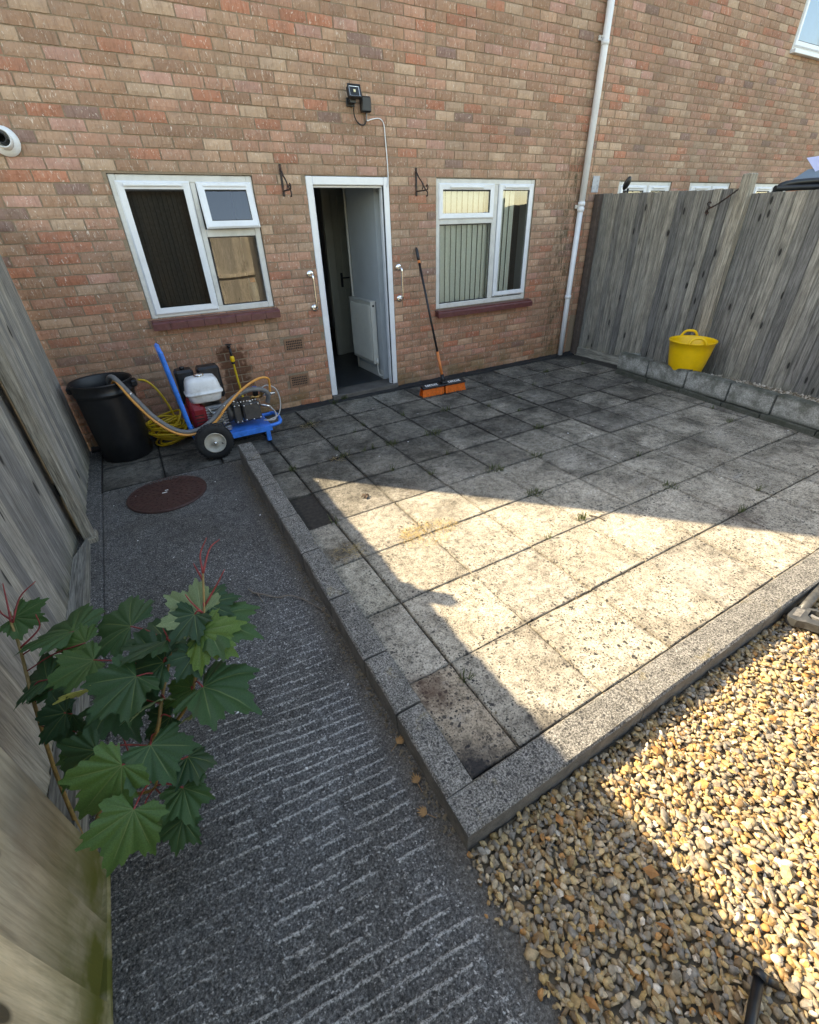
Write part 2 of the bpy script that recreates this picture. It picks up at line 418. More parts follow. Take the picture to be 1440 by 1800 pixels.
W_POSTY = wood_mat('pale_timber_along', ((0.15, 0.145, 0.125), (0.28, 0.27, 0.24), (0.40, 0.39, 0.35)), axis='Y', knots=False)
W_POSTR = wood_mat('grey_post_wood', ((0.11, 0.10, 0.085), (0.21, 0.195, 0.17), (0.31, 0.29, 0.255)), knots=False)
W_REAR = wood_mat('sunny_rear_wood', ((0.34, 0.31, 0.26), (0.56, 0.53, 0.46), (0.72, 0.69, 0.62)))
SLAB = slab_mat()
KERB = kerb_mat()
PATH = path_mat()
PEB = attr_mat('pebble_stone', 0.62, 70, 0.45, 0.4, 0.35)
GLASS = glass_mat()
UPVC = plain('white_upvc', (0.74, 0.76, 0.78), 0.32, 0, 0.04, 12, 0.02, (0.42, 0.40, 0.36), 0.22)
UPVC_OLD = plain('aged_frame_white', (0.62, 0.61, 0.57), 0.5, 0, 0.06, 18, 0.03, (0.30, 0.28, 0.24), 0.35)
GASKET = plain('black_gasket', (0.012, 0.012, 0.013), 0.6)
SILLM = plain('red_sill_tile', (0.125, 0.036, 0.034), 0.42, 0, 0.25, 25, 0.08, (0.22, 0.13, 0.12), 0.3)
BLACKP = plain('black_plastic', (0.010, 0.011, 0.013), 0.42, 0, 0.3, 20, 0.04, (0.03, 0.03, 0.03), 0.5)
BLACKR = plain('black_rubber', (0.016, 0.016, 0.016), 0.8, 0, 0.3, 25, 0.1, (0.06, 0.055, 0.05), 0.5)
BLUE = plain('blue_frame_paint', (0.012, 0.22, 0.78), 0.36, 0, 0.12, 18, 0.03, (0.03, 0.05, 0.09), 0.5)
CHROME = plain('chrome', (0.80, 0.78, 0.74), 0.14, 1.0, 0.05, 20, 0.0)
ALU = plain('cast_aluminium', (0.42, 0.42, 0.41), 0.45, 1.0, 0.2, 40, 0.15, (0.10, 0.09, 0.08), 0.5)
PUMPM = plain('pump_grey', (0.075, 0.072, 0.068), 0.5, 0.3, 0.25, 30, 0.08, (0.14, 0.12, 0.10), 0.5)
TANKM = plain('white_tank', (0.78, 0.79, 0.78), 0.38, 0, 0.08, 18, 0.03, (0.26, 0.21, 0.16), 0.6)
REDM = plain('red_cowl', (0.23, 0.010, 0.016), 0.4, 0, 0.2, 20, 0.04, (0.07, 0.02, 0.02), 0.6)
YELM = plain('yellow_plastic', (0.86, 0.52, 0.012), 0.38, 0, 0.06, 14, 0.03, (0.62, 0.36, 0.02), 0.35)
YHOSE = plain('yellow_hose', (0.66, 0.42, 0.02), 0.45, 0, 0.15, 30, 0.03, (0.22, 0.14, 0.03), 0.4)
OHOSE = plain('orange_hose', (0.74, 0.32, 0.07), 0.45, 0, 0.12, 30, 0.03)
GHOSE = plain('grey_hose', (0.165, 0.165, 0.16), 0.4, 0, 0.15, 30, 0.03)
ORANGE = plain('orange_bristle', (0.80, 0.15, 0.012), 0.6, 0, 0.2, 60, 0.05)
ORANGEP = plain('orange_sleeve', (0.66, 0.19, 0.05), 0.42, 0, 0.1, 25, 0.03)
RIMM = plain('cream_rim', (0.52, 0.48, 0.40), 0.5, 0.0, 0.12, 30, 0.05, (0.22, 0.15, 0.08), 0.5)
WHITEM = plain('white_marking', (0.78, 0.78, 0.76), 0.5)
IRON = plain('rusty_iron', (0.030, 0.022, 0.020), 0.6, 0.2, 0.3, 40, 0.2, (0.16, 0.055, 0.025), 0.9)
BLOCKM = block_mat()
MANHM = plain('brown_cover', (0.075, 0.034, 0.028), 0.55, 0.1, 0.3, 22, 0.25, (0.10, 0.06, 0.045), 0.6)
BITUM = plain('bitumen_strip', (0.014, 0.015, 0.017), 0.7, 0, 0.4, 12, 0.4, (0.06, 0.055, 0.05), 0.6)
SOIL = plain('soil', (0.17, 0.135, 0.09), 0.95, 0, 0.5, 30, 0.8)
EARTH = plain('earth_ground', (0.13, 0.12, 0.085), 0.95, 0, 0.4, 3, 0.6)
PLASTER = plain('hall_plaster', (0.50, 0.53, 0.54), 0.75, 0, 0.05, 5, 0.03)
HALLF = plain('dark_hall_floor', (0.022, 0.027, 0.032), 0.32, 0, 0.3, 8, 0.05)
DOORW = plain('inner_door_paint', (0.34, 0.33, 0.27), 0.5, 0, 0.06, 8, 0.02)
RADM = plain('radiator_enamel', (0.62, 0.61, 0.55), 0.35, 0, 0.05, 12, 0.02)
BLINDP = plain('pale_blind', (0.84, 0.90, 0.85), 0.8, 0, 0.06, 40, 0.03)
BLINDD = plain('dark_blind', (0.060, 0.066, 0.068), 0.8, 0, 0.25, 40, 0.03)
ROOFM = plain('roof_tile', (0.12, 0.07, 0.05), 0.9, 0, 0.3, 6, 0.4)
DARKIN = plain('dark_room', (0.035, 0.035, 0.036), 0.9)
STEMM = plain('sapling_stem', (0.25, 0.16, 0.05), 0.6, 0, 0.3, 60, 0.1)
PETM = plain('red_petiole', (0.26, 0.032, 0.030), 0.5, 0, 0.3, 60, 0.05)
BARK = plain('tree_bark', (0.09, 0.07, 0.05), 0.9, 0, 0.3, 14, 0.6)
TWIGM = plain('dry_twig', (0.24, 0.19, 0.14), 0.8, 0, 0.3, 60, 0.2)
DRYLEAF = plain('dry_leaf_brown', (0.34, 0.19, 0.075), 0.7, 0, 0.3, 60, 0.1)
GUNM = plain('gun_grey_plastic', (0.055, 0.055, 0.052), 0.42, 0, 0.25, 40, 0.1, (0.20, 0.19, 0.17), 0.55)
LAMPM = plain('lamp_reflector', (0.65, 0.66, 0.66), 0.25, 0.6, 0.1, 40, 0.0)
LILAC = plain('lilac_cover', (0.50, 0.50, 0.68), 0.5, 0, 0.05, 6, 0.03)
GREYC = plain('blue_grey_cover', (0.14, 0.19, 0.23), 0.5, 0, 0.1, 6, 0.03)
SPECK = plain('mottled_plate', (0.42, 0.44, 0.47), 0.7, 0, 0.1, 40, 0.1, (0.05, 0.06, 0.09), 1.0)
STICKER = plain('yellow_sticker', (0.72, 0.55, 0.04), 0.5)
CAPBLUE = plain('blue_cap', (0.02, 0.10, 0.42), 0.4)
BRASS = plain('brass', (0.48, 0.30, 0.12), 0.35, 1.0)
CLEARH = plain('clear_hose', (0.42, 0.40, 0.38), 0.3)
BOTTLEM = plain('grey_bottle', (0.20, 0.23, 0.21), 0.4)
LEAF_G = leaf_mat('sycamore_leaf', (0.042, 0.105, 0.036), (0.17, 0.23, 0.08), 0.33)
LEAF_L = leaf_mat('sycamore_leaf_light', (0.10, 0.19, 0.045), (0.2, 0.26, 0.1), 0.38)
LEAF_P = leaf_mat('sycamore_leaf_pale', (0.30, 0.36, 0.15), (0.38, 0.42, 0.2), 0.35)
TREEL = leaf_mat('tree_leaf', (0.045, 0.095, 0.025), (0.05, 0.1, 0.03), 0.25)
WEEDM = leaf_mat('weed_green', (0.085, 0.105, 0.03), (0.1, 0.12, 0.05), 0.3)
STRAW = plain('dry_straw', (0.42, 0.30, 0.12), 0.8, 0, 0.4, 80, 0.1)

# ------------------------------------------------------------------ mesh helpers
ORG = {}
class MB:
    def __init__(s): s.v = []; s.f = []; s.sm = []
    def add(s, vs_, fs, smooth=False):
        o = len(s.v)
        s.v += [tuple(p) for p in vs_]
        s.f += [tuple(i+o for i in f) for f in fs]
        s.sm += [smooth]*len(fs)
        return s
    def box(s, x0, x1, y0, y1, z0, z1, bev=0.0, mtx=None):
        if bev <= 0:
            P = [(x, y, z) for x in (x0, x1) for y in (y0, y1) for z in (z0, z1)]
            F = [(0, 1, 3, 2), (4, 6, 7, 5), (0, 4, 5, 1), (2, 3, 7, 6), (0, 2, 6, 4), (1, 5, 7, 3)]
        else:
            b = min(bev, (x1-x0)*.45, (y1-y0)*.45, (z1-z0)*.45)
            P, F, idx = [], [], {}
            X, Y, Z = (x0, x1), (y0, y1), (z0, z1)
            for i in (0, 1):
                for j in (0, 1):
                    for k in (0, 1):
                        c = (X[i], Y[j], Z[k]); q = ((1, -1)[i], (1, -1)[j], (1, -1)[k])
                        for a in range(3):
                            p = [c[t]+(q[t]*b if t != a else 0) for t in range(3)]
                            idx[(i, j, k, a)] = len(P); P.append(tuple(p))
            for a in range(3):
                u, w = [(1, 2), (0, 2), (0, 1)][a]
                for s0 in (0, 1):
                    q = []
                    for (m, n) in ((0, 0), (1, 0), (1, 1), (0, 1)):
                        t = [0, 0, 0]; t[a] = s0; t[u] = m; t[w] = n
                        q.append(idx[(*t, a)])
                    F.append(tuple(q))
            for a in range(3):        # edges along axis a
                u, w = [(1, 2), (0, 2), (0, 1)][a]
                for m in (0, 1):
                    for n in (0, 1):
                        t0 = [0, 0, 0]; t1 = [0, 0, 0]; t1[a] = 1
                        for t in (t0, t1): t[u] = m; t[w] = n
                        F.append((idx[(*t0, u)], idx[(*t1, u)], idx[(*t1, w)], idx[(*t0, w)]))
            for i in (0, 1):
                for j in (0, 1):
                    for k in (0, 1):
                        F.append(tuple(idx[(i, j, k, a)] for a in range(3)))
        if mtx is not None: P = [mtx @ Vector(p) for p in P]
        return s.add(P, F)
    def tube(s, pts, r, n=10, cap=True, smooth=True):
        pts = [Vector(p) for p in pts]
        rs = r if hasattr(r, '__len__') else [r]*len(pts)
        V, F = [], []
        t0 = (pts[1]-pts[0]).normalized()
        nrm = t0.orthogonal().normalized()
        for i, p in enumerate(pts):
            if i == 0: t = t0
            elif i == len(pts)-1: t = (pts[i]-pts[i-1]).normalized()
            else: t = ((pts[i+1]-pts[i]).normalized()+(pts[i]-pts[i-1]).normalized()).normalized()
            nrm = (nrm-t*nrm.dot(t)).normalized()
            bi = t.cross(nrm)
            for k in range(n):
                a = 2*math.pi*k/n
                V.append(p+rs[i]*(math.cos(a)*nrm+math.sin(a)*bi))
        for i in range(len(pts)-1):
            for k in range(n):
                F.append((i*n+k, i*n+(k+1) % n, (i+1)*n+(k+1) % n, (i+1)*n+k))
        s.add(V, F, smooth)
        if cap:
            o = len(s.v)-len(V)
            s.f += [tuple(o+k for k in reversed(range(n))), tuple(o+(len(pts)-1)*n+k for k in range(n))]
            s.sm += [False, False]
        return s
    def lathe(s, prof, c, axis=(0, 0, 1), n=24, smooth=True, a0=0.0, sx=1.0, sy=1.0, cap=True):
        """prof: (radius, height) pairs turned about axis through c"""
        ax = Vector(axis).normalized(); u = ax.orthogonal().normalized()
        if abs(ax.z) > 0.99: u = Vector((1, 0, 0))
        w = ax.cross(u)
        V, F = [], []
        for (r, h) in prof:
            for k in range(n):
                a = a0+2*math.pi*k/n
                V.append(Vector(c)+ax*h+u*(r*sx*math.cos(a))+w*(r*sy*math.sin(a)))
        for i in range(len(prof)-1):
            for k in range(n):
                F.append((i*n+k, i*n+(k+1) % n, (i+1)*n+(k+1) % n, (i+1)*n+k))
        s.add(V, F, smooth)
        o = len(s.v)-len(V)
        if not cap: return s
        if prof[0][0] > 1e-5: s.f.append(tuple(o+k for k in reversed(range(n)))); s.sm.append(False)
        if prof[-1][0] > 1e-5: s.f.append(tuple(o+(len(prof)-1)*n+k for k in range(n))); s.sm.append(False)
        return s
    def prism(s, poly, ext, mtx=None):
        """poly: 3-D points of one cap, ext: extrusion vector"""
        e = Vector(ext); n = len(poly)
        P = [Vector(p) for p in poly]+[Vector(p)+e for p in poly]
        if mtx is not None: P = [mtx @ p for p in P]
        F = [tuple(reversed(range(n))), tuple(range(n, 2*n))]
        F += [(i, (i+1) % n, (i+1) % n+n, i+n) for i in range(n)]
        return s.add(P, F)
    def mesh(s, name, org=(0, 0, 0), recalc=True):
        me = bpy.data.meshes.new(name)
        o = Vector(org)
        me.from_pydata([Vector(p)-o for p in s.v], [], s.f)
        me.polygons.foreach_set('use_smooth', s.sm)
        if recalc:
            bm = bmesh.new(); bm.from_mesh(me)
            bmesh.ops.recalc_face_normals(bm, faces=bm.faces); bm.to_mesh(me); bm.free()
        me.update()
        return me
    def build(s, name, mat, parent=None, recalc=True):
        org = ORG[parent.name] if parent else (0, 0, 0)
        me = s.mesh(name, org, recalc)
        me.materials.append(mat)
        return link(name, me, parent)

def link(name, me, parent=None, loc=None, rot=None):
    o = bpy.data.objects.new(name, me)
    COL.objects.link(o)
    ORG[o.name] = ORG[parent.name] if parent else (0, 0, 0)
    if parent: o.parent = parent
    if loc is not None: o.location = Vector(loc)-Vector(ORG[o.name])
    if rot is not None: o.rotation_euler = rot
    return o

def tag(o, label=None, cat=None, group=None, kind=None):
    if label: o['label'] = label
    if cat: o['category'] = cat
    if group: o['group'] = group
    if kind: o['kind'] = kind
    return o

def thing(name, loc, label, cat, group=None):
    o = bpy.data.objects.new(name, None)
    o.empty_display_size = 0.1
    COL.objects.link(o)
    o.location = loc
    ORG[o.name] = tuple(loc)
    return tag(o, label, cat, group)

def colattr(me, cols, name='bcol'):
    a = me.color_attributes.new(name, 'FLOAT_COLOR', 'POINT')
    a.data.foreach_set('color', np.asarray(cols, dtype=np.float32).ravel())

def proj(p):
    d = Vector(p)-CAM
    z = d.dot(_fwd)
    if z < 0.05: return None
    return (720+FPX*d.dot(rt)/z, 900-FPX*d.dot(up)/z, z)

def spline(pts, n=8):
    """Catmull-Rom through the points"""
    P = [Vector(p) for p in pts]
    P = [P[0]*2-P[1]]+P+[P[-1]*2-P[-2]]
    out = []
    for i in range(1, len(P)-2):
        for k in range(n):
            t = k/n
            a, b, c, d = P[i-1:i+3]
            out.append(0.5*((2*b)+(c-a)*t+(2*a-5*b+4*c-d)*t*t+(3*b-a-3*c+d)*t**3))
    out.append(P[-2])
    return out

# ------------------------------------------------------------------ setting: ground
m = MB(); m.add([(-600, -600, -0.42), (600, -600, -0.42), (600, 600, -0.42), (-600, 600, -0.42)], [(0, 1, 2, 3)])
tag(m.build('ground', EARTH), kind='structure')

# ------------------------------------------------------------------ houses
ZT = 2.108                                      # bed joint over the door and windows
def zpath(y): return -0.0294*max(0.0, min(3.4, -y-1.0))
def brick_colour(x, z):
    r = R.random()
    warm = max(0.0, min(1.0, (1.9-z)/1.6))
    if r < 0.09: c = (0.47, 0.21, 0.135)
    elif r < 0.19: c = (0.52, 0.41, 0.30)
    elif r < 0.44: c = (0.46, 0.325, 0.23)
    elif r < 0.68: c = (0.45, 0.275, 0.20)
    elif r < 0.86: c = (0.40, 0.26, 0.175)
    elif r < 0.94: c = (0.35, 0.23, 0.16)
    elif r < 0.96: c = (0.23, 0.165, 0.15)
    else: c = (0.50, 0.31, 0.26)
    c = [a*0.80+b*0.20 for a, b in zip(c, (0.47, 0.30, 0.225))]
    k = R.uniform(0.86, 1.14)
    c = [c[0]*k*(1+0.06*warm), c[1]*k*0.905*(1-0.11*warm), c[2]*k*0.86*(1-0.20*warm)]
    return (c[0], c[1], c[2], 1)

def brick_verts(L, H, D, rng):
    """a brick with a rough, dragged face: front at y=0, back at y=D; centred on x, z"""
    nx, nz = 6, 3
    V, F = [], []
    for j in range(nz+1):
        for i in range(nx+1):
            x = -L/2+L*i/nx; z = -H/2+H*j/nz
            edge = (i in (0, nx)) or (j in (0, nz))
            y = (0.0035 if edge else 0.0)+rng.uniform(-0.0016, 0.0016)
            if edge: x += rng.uniform(-0.0022, 0.0018); z += rng.uniform(-0.0017, 0.0014)
            V.append((x, y, z))
    for j in range(nz):
        for i in range(nx):
            a = j*(nx+1)+i
            F.append((a, a+1, a+nx+2, a+nx+1))
    # sides back to the mortar
    ring = [i for i in range(nx+1)]+[(j+1)*(nx+1)-1 for j in range(1, nz+1)]+[nz*(nx+1)+i for i in range(nx-1, -1, -1)]+[j*(nx+1) for j in range(nz-1, 0, -1)]
    o = len(V)
    for i in ring: V.append((V[i][0], D, V[i][2]))
    n = len(ring)
    for k in range(n): F.append((ring[(k+1) % n], ring[k], o+k, o+(k+1) % n))
    return V, F

def build_brickwork(house, x0, x1, z0, z1, holes, phase, nobj=300):
    full = []; rest = []
    n0 = int(math.floor((ZT-z1)/0.075)); n1 = int(math.ceil((ZT-z0)/0.075))
    for n in range(n0, n1):
        zb = ZT-0.075*(n+1)
        zc = zb+0.0375
        if zb < z0-0.02: continue
        off = phase+(0.1125 if n % 2 else 0.0)+R.uniform(-0.006, 0.006)
        k = math.floor((x0-off)/0.225)
        x = off+k*0.225
        while x < x1:
            segs = [(max(x, x0)+0.005, min(x+0.225, x1)-0.005)]
            for (hx0, hx1, hz0, hz1) in holes:
                if zc > hz0-0.02 and zc < hz1+0.005:
                    ns = []
                    for (a, b) in segs:
                        if b <= hx0 or a >= hx1: ns.append((a, b)); continue
                        if a < hx0-0.03: ns.append((a, hx0-0.003))
                        if b > hx1+0.03: ns.append((hx1+0.003, b))
                    segs = ns
            for (a, b) in segs:
                if b-a < 0.03: continue
                (full if b-a > 0.213 else rest).append(((a+b)/2, zc, b-a))
            x += 0.225
    def score(b):
        p = proj((b[0], 0, b[1]))
        if not p or not (10 < p[0] < 1430 and 8 < p[1] < 1790): return 0
        q = proj((b[0]+0.2, 0, b[1]))
        return abs(q[0]-p[0])
    full.sort(key=lambda b: -score(b))
    chosen, other = full[:nobj], full[nobj:]+rest
    rng = random.Random(3)
    meshes = []
    for i in range(6):
        V, F = brick_verts(0.214, 0.066, 0.016, rng)
        me = bpy.data.meshes.new('brick'); me.from_pydata(V, [], F); me.materials.append(BRICK_O)
        meshes.append(me)
    for (x, z, L) in chosen:
        o = link('brick', R.choice(meshes), house, (x, -0.0045+R.uniform(-0.0025, 0.002), z), (0, R.uniform(-0.004, 0.004), 0))
        o.color = brick_colour(x, z)
    V, F, Cc = [], [], []
    for (x, z, L) in other:
        v, f = brick_verts(L, 0.066, 0.016, rng)
        y = -0.0045+R.uniform(-0.0025, 0.002); o = len(V); bc = brick_colour(x, z)
        org = ORG[house.name]
        V += [(a+x-org[0], b+y-org[1], c+z-org[2]) for (a, b, c) in v]
        F += [tuple(i+o for i in q) for q in f]
        Cc += [bc]*len(v)
    me = bpy.data.meshes.new('brickwork'); me.from_pydata(V, [], F); colattr(me, Cc); me.materials.append(BRICK_A)
    tag(link('brickwork', me, house), kind='stuff')

def wall_core(house, x0, x1, z0, z1, holes, y0=0.0025, y1=0.115):
    """mortar-coloured leaf with real openings, laid out as boxes between them"""
    m = MB()
    xs = sorted({x0, x1, *[h[0] for h in holes], *[h[1] for h in holes]})
    for a, b in zip(xs[:-1], xs[1:]):
        mid = (a+b)/2
        cuts = sorted([(h[2], h[3]) for h in holes if h[0] <= mid <= h[1]])
        z = z0
        for (c, d) in cuts:
            if c > z: m.box(a, b, y0, y1, z, c)
            z = d
        if z1 > z: m.box(a, b, y0, y1, z, z1)
    m.build('wall', MORTAR, house)

HX0, HX1, NX1 = -1.28, 4.93, 12.6
LW = (-0.392, 0.714, 1.050, 2.096)
RW = (2.622, 4.014, 0.836, 2.104)
DR = (1.196, 2.060, 0.035, 2.104)
house = thing('brick_house', (1.8, 0, 0), 'brown brick terraced house with open white doorway between two white windows', 'house')
holes = [LW, RW, DR, (0.74, 0.955, 0.60, 0.745), (0.735, 0.95, 0.225, 0.37)]
wall_core(house, HX0, HX1, -0.4, 5.2, holes[:3])
build_brickwork(house, HX0, HX1, -0.12, 5.2, holes, 0.03)
# shell of the house behind the front wall
m = MB()
m.box(HX0, HX0+0.2, 0.117, 7.0, -0.4, 5.2); m.box(HX0, HX1, 7.002, 7.2, -0.4, 5.2); m.box(HX1-0.2, HX1-0.004, 0.117, 7.0, -0.4, 5.2)
m.build('outer_wall', MORTAR, house)
m = MB(); m.box(HX0+0.202, HX1-0.206, 0.117, 7.0, 2.36, 2.5); m.build('ceiling', PLASTER, house)
m = MB(); m.box(HX0+0.202, HX1-0.206, 0.117, 7.0, -0.3, 0.06); m.build('floor', HALLF, house)
m = MB(); m.prism([(HX0, -0.25, 5.2), (HX0, 7.4, 5.2), (HX0, 3.6, 7.4)], (HX1-HX0-0.003, 0, 0)); m.build('roof', ROOFM, house)
# inner leaf around the openings (plastered inside face)
mi = MB()
for (a, b, c, d) in [(HX0+0.202, LW[0], 0.062, 2.358), (LW[1], DR[0], 0.062, 2.358), (DR[1], RW[0], 0.062, 2.358), (RW[1], HX1-0.206, 0.062, 2.358),
                     (LW[0], LW[1], 0.062, LW[2]), (RW[0], RW[1], 0.062, RW[2]), (LW[0], LW[1], LW[3], 2.358), (DR[0], DR[1], DR[3], 2.358), (RW[0], RW[1], RW[3], 2.358)]:
    mi.box(a, b, 0.117, 0.24, c, d)
mi.build('inner_leaf', PLASTER, house)
# partitions: hall walls left and right of the door, room backs
m = MB()
m.box(1.08, 1.18, 0.242, 6.9, 0.062, 2.358)
m.box(2.005, 2.12, 0.242, 1.02, 0.062, 2.358)
m.box(2.12, 2.75, 0.92, 1.02, 0.062, 2.358)
m.box(2.75, 2.85, 0.242, 6.9, 0.062, 2.358)
m.build('partition', PLASTER, house)
m = MB(); m.box(-1.07, 1.078, 2.6, 2.7, 0.062, 2.358); m.box(2.852, 4.72, 2.6, 2.7, 0.062, 2.358); m.build('room_back', DARKIN, house)
# end of hall: pale architrave with a closed panelled door beyond the corner
m = MB(); m.box(2.02, 2.135, 1.78, 1.86, 0.062, 2.2, 0.008); m.box(2.135, 2.16, 1.80, 1.86, 0.062, 2.2, 0.004); m.build('architrave', DOORW, house)
dm = MB(); dm.box(2.162, 2.745, 1.82, 1.86, 0.066, 2.2)
for (a, b) in ((0.22, 0.95), (1.08, 2.05)):
    dm.box(2.24, 2.43, 1.808, 1.822, a, b, 0.006); dm.box(2.50, 2.69, 1.808, 1.822, a, b, 0.006)
idoor = dm.build('inner_door', DOORW, house)
m = MB(); m.box(2.185, 2.215, 1.795, 1.818, 0.98, 1.16, 0.004); m.tube([(2.20, 1.80, 1.10), (2.20, 1.76, 1.10), (2.30, 1.76, 1.10)], 0.009); m.build('handle', GASKET, idoor)
m = MB(); m.box(2.0, 2.006, 0.26, 1.02, 0.062, 0.16); m.build('skirting', UPVC_OLD, house)
m = MB(); m.tube([(1.985, 0.965, 0.07), (1.985, 0.965, 2.35)], 0.013); m.build('hall_pipe', RADM, house)
# door frame and threshold
m = MB()
ox0, ox1, oz0, oz1 = DR
m.box(ox0+0.002, ox0+0.066, -0.004, 0.075, 0.062, oz1-0.004, 0.005)
m.box(ox1-0.062, ox1-0.002, -0.004, 0.075, 0.062, oz1-0.004, 0.005)
m.box(ox0+0.066, ox1-0.062, -0.003, 0.074, oz1-0.070, oz1-0.005, 0.005)
m.box(ox0+0.066, ox0+0.080, 0.030, 0.074, 0.062, oz1-0.072, 0.003)
m.box(ox1-0.078, ox1-0.062, 0.030, 0.074, 0.062, oz1-0.072, 0.003)
m.box(ox0+0.080, ox1-0.078, 0.031, 0.073, oz1-0.088, oz1-0.071, 0.003)
dfr = m.build('door_frame', UPVC, house)
m = MB(); m.box(ox1-0.066, ox1-0.0615, 0.006, 0.012, 0.07, oz1-0.075); m.box(ox1-0.066, ox1-0.0615, 0.018, 0.024, 0.07, oz1-0.075)
m.build('seal', GASKET, dfr)
m = MB(); m.box(ox0+0.003, ox1-0.003, -0.03, 0.24, 0.0, 0.0615, 0.006); m.build('threshold', plain('worn_threshold', (0.10, 0.09, 0.08), 0.7, 0, 0.3, 12, 0.2), house)

def window(parent, o, bars, panes, sashes, vents, name='window', y=0.012, tilt={}):
    x0, x1, z0, z1 = o
    m = MB(); w = 0.055; d = y+0.06
    m.box(x0+0.003, x0+w, y, d, z0+0.003, z1-0.003, 0.005); m.box(x1-w, x1-0.003, y, d, z0+0.003, z1-0.003, 0.005)
    m.box(x0+w, x1-w, y+0.001, d-0.001, z1-w, z1-0.004, 0.005); m.box(x0+w, x1-w, y+0.001, d-0.001, z0+0.004, z0+w, 0.005)
    for (a, b, c, e) in bars: m.box(a, b, y+0.002, d-0.002, c, e, 0.004)
    fr = m.build(name, UPVC_OLD, parent)
    for (a, b, c, e) in sashes:
        tf = tilt.get((a, c))
        s = MB(); q = 0.055; ys = y-0.014
        # mitred casement
        outer = [(a, c), (b, c), (b, e), (a, e)]; inner = [(a+q, c+q), (b-q, c+q), (b-q, e-q), (a+q, e-q)]
        mid = [(a+0.012, c+0.012), (b-0.012, c+0.012), (b-0.012, e-0.012), (a+0.012, e-0.012)]
        V = [(p[0], ys+0.010, p[1]) for p in outer]+[(p[0], ys, p[1]) for p in mid]+[(p[0], ys+0.004, p[1]) for p in inner]+[(p[0], ys+0.030, p[1]) for p in inner]+[(p[0], ys+0.030, p[1]) for p in outer]
        F = []
        for L0, L1 in ((0, 4), (4, 8), (8, 12), (4*4, 0), (12, 16)):
            for k in range(4): F.append((L0+k, L0+(k+1) % 4, L1+(k+1) % 4, L1+k))
        if tf: V = [tf @ Vector(p) for p in V]
        s.add(V, F)
        s.build('sash', UPVC, fr)
    for (a, b, c, e, yy) in panes:
        g = MB(); yy = y+yy
        tf = next((t for (k, t) in tilt.items() if abs(k[0]-a) < .09 and abs(k[1]-c) < .09), None)
        g.box(a-0.012, a, yy, yy+0.006, c-0.012, e+0.012); g.box(b, b+0.012, yy, yy+0.006, c-0.012, e+0.012)
        g.box(a, b, yy, yy+0.006, c-0.012, c); g.box(a, b, yy, yy+0.006, e, e+0.012)
        if tf: g.v = [tuple(tf @ Vector(p)) for p in g.v]
        g.build('gasket', GASKET, fr)
        p = MB(); p.add([(a-.011, yy+0.008, c-.011), (b+.011, yy+0.008, c-.011), (b+.011, yy+0.008, e+.011), (a-.011, yy+0.008, e+.011)], [(0, 1, 2, 3)])
        if tf: p.v = [tuple(tf @ Vector(q)) for q in p.v]
        p.build('pane', GLASS, fr, recalc=False)
    for (a, b, z) in vents:
        v = MB(); v.box(a, b, y-0.026, y-0.012, z-0.010, z+0.010, 0.004); v.box(a+0.02, b-0.02, y-0.029, y-0.026, z-0.002, z+0.002)
        v.build('trickle_vent', UPVC, fr)
    return fr

lw = window(house, LW, [(0.196, 0.238, LW[2]+0.055, LW[3]-0.055), (0.238, LW[1]-0.055, 1.655, 1.712)],
            [(-0.296, 0.134, 1.132, 1.985, 0.0), (0.298, 0.642, 1.775, 1.988, 0.0), (0.256, 0.658, 1.112, 1.648, 0.022)],
            [(-0.352, 0.192, 1.078, 2.052), (0.242, 0.698, 1.712, 2.050)],
            [(-0.30, 0.13, 2.024), (0.29, 0.65, 2.022)],
            tilt={(0.242, 1.712): Matrix.Translation((0, 0, 2.05)) @ Matrix.Rotation(math.radians(-12), 4, 'X') @ Matrix.Translation((0, 0, -2.05))})
rw = window(house, RW, [(3.405, 3.470, RW[2]+0.055, RW[3]-0.055), (RW[0]+0.055, 3.405, 1.690, 1.748)],
            [(2.712, 3.352, 1.792, 1.990, 0.0), (2.684, 3.398, 0.900, 1.680, 0.022), (3.536, 3.934, 0.962, 1.996, 0.0)],
            [(2.655, 3.410, 1.736, 2.060), (3.478, 3.990, 0.906, 2.060)],
            [(2.80, 3.25, 2.026), (3.55, 3.92, 2.030)])

def sill(o, depth, h, tiles, slope=0.02):
    x0, x1, z = o
    base = MB(); base.box(x0+0.01, x1-0.01, -depth+0.02, 0.07, z-h+0.012, z-0.006)
    s = base.build('sill', SILLM, house)
    w = (x1-x0)/tiles
    for k in range(tiles):
        a = x0+k*w+0.0015; b = x0+(k+1)*w-0.0015
        j = R.uniform(-0.002, 0.002)
        t = MB()
        t.prism([(a, 0.012, z+j), (a, -depth+0.012, z-slope+j), (a, -depth, z-slope-0.012+j), (a, -depth, z-h+j), (a, -depth+0.03, z-h+j), (a, -depth+0.03, z-0.03+j), (a, 0.012, z-0.012+j)], (b-a, 0, 0))
        t.build('sill_tile', SILLM, s)
sill((-0.405, 0.738, 1.049), 0.085, 0.085, 8)
sill((2.606, 4.085, 0.834), 0.085, 0.080, 1)

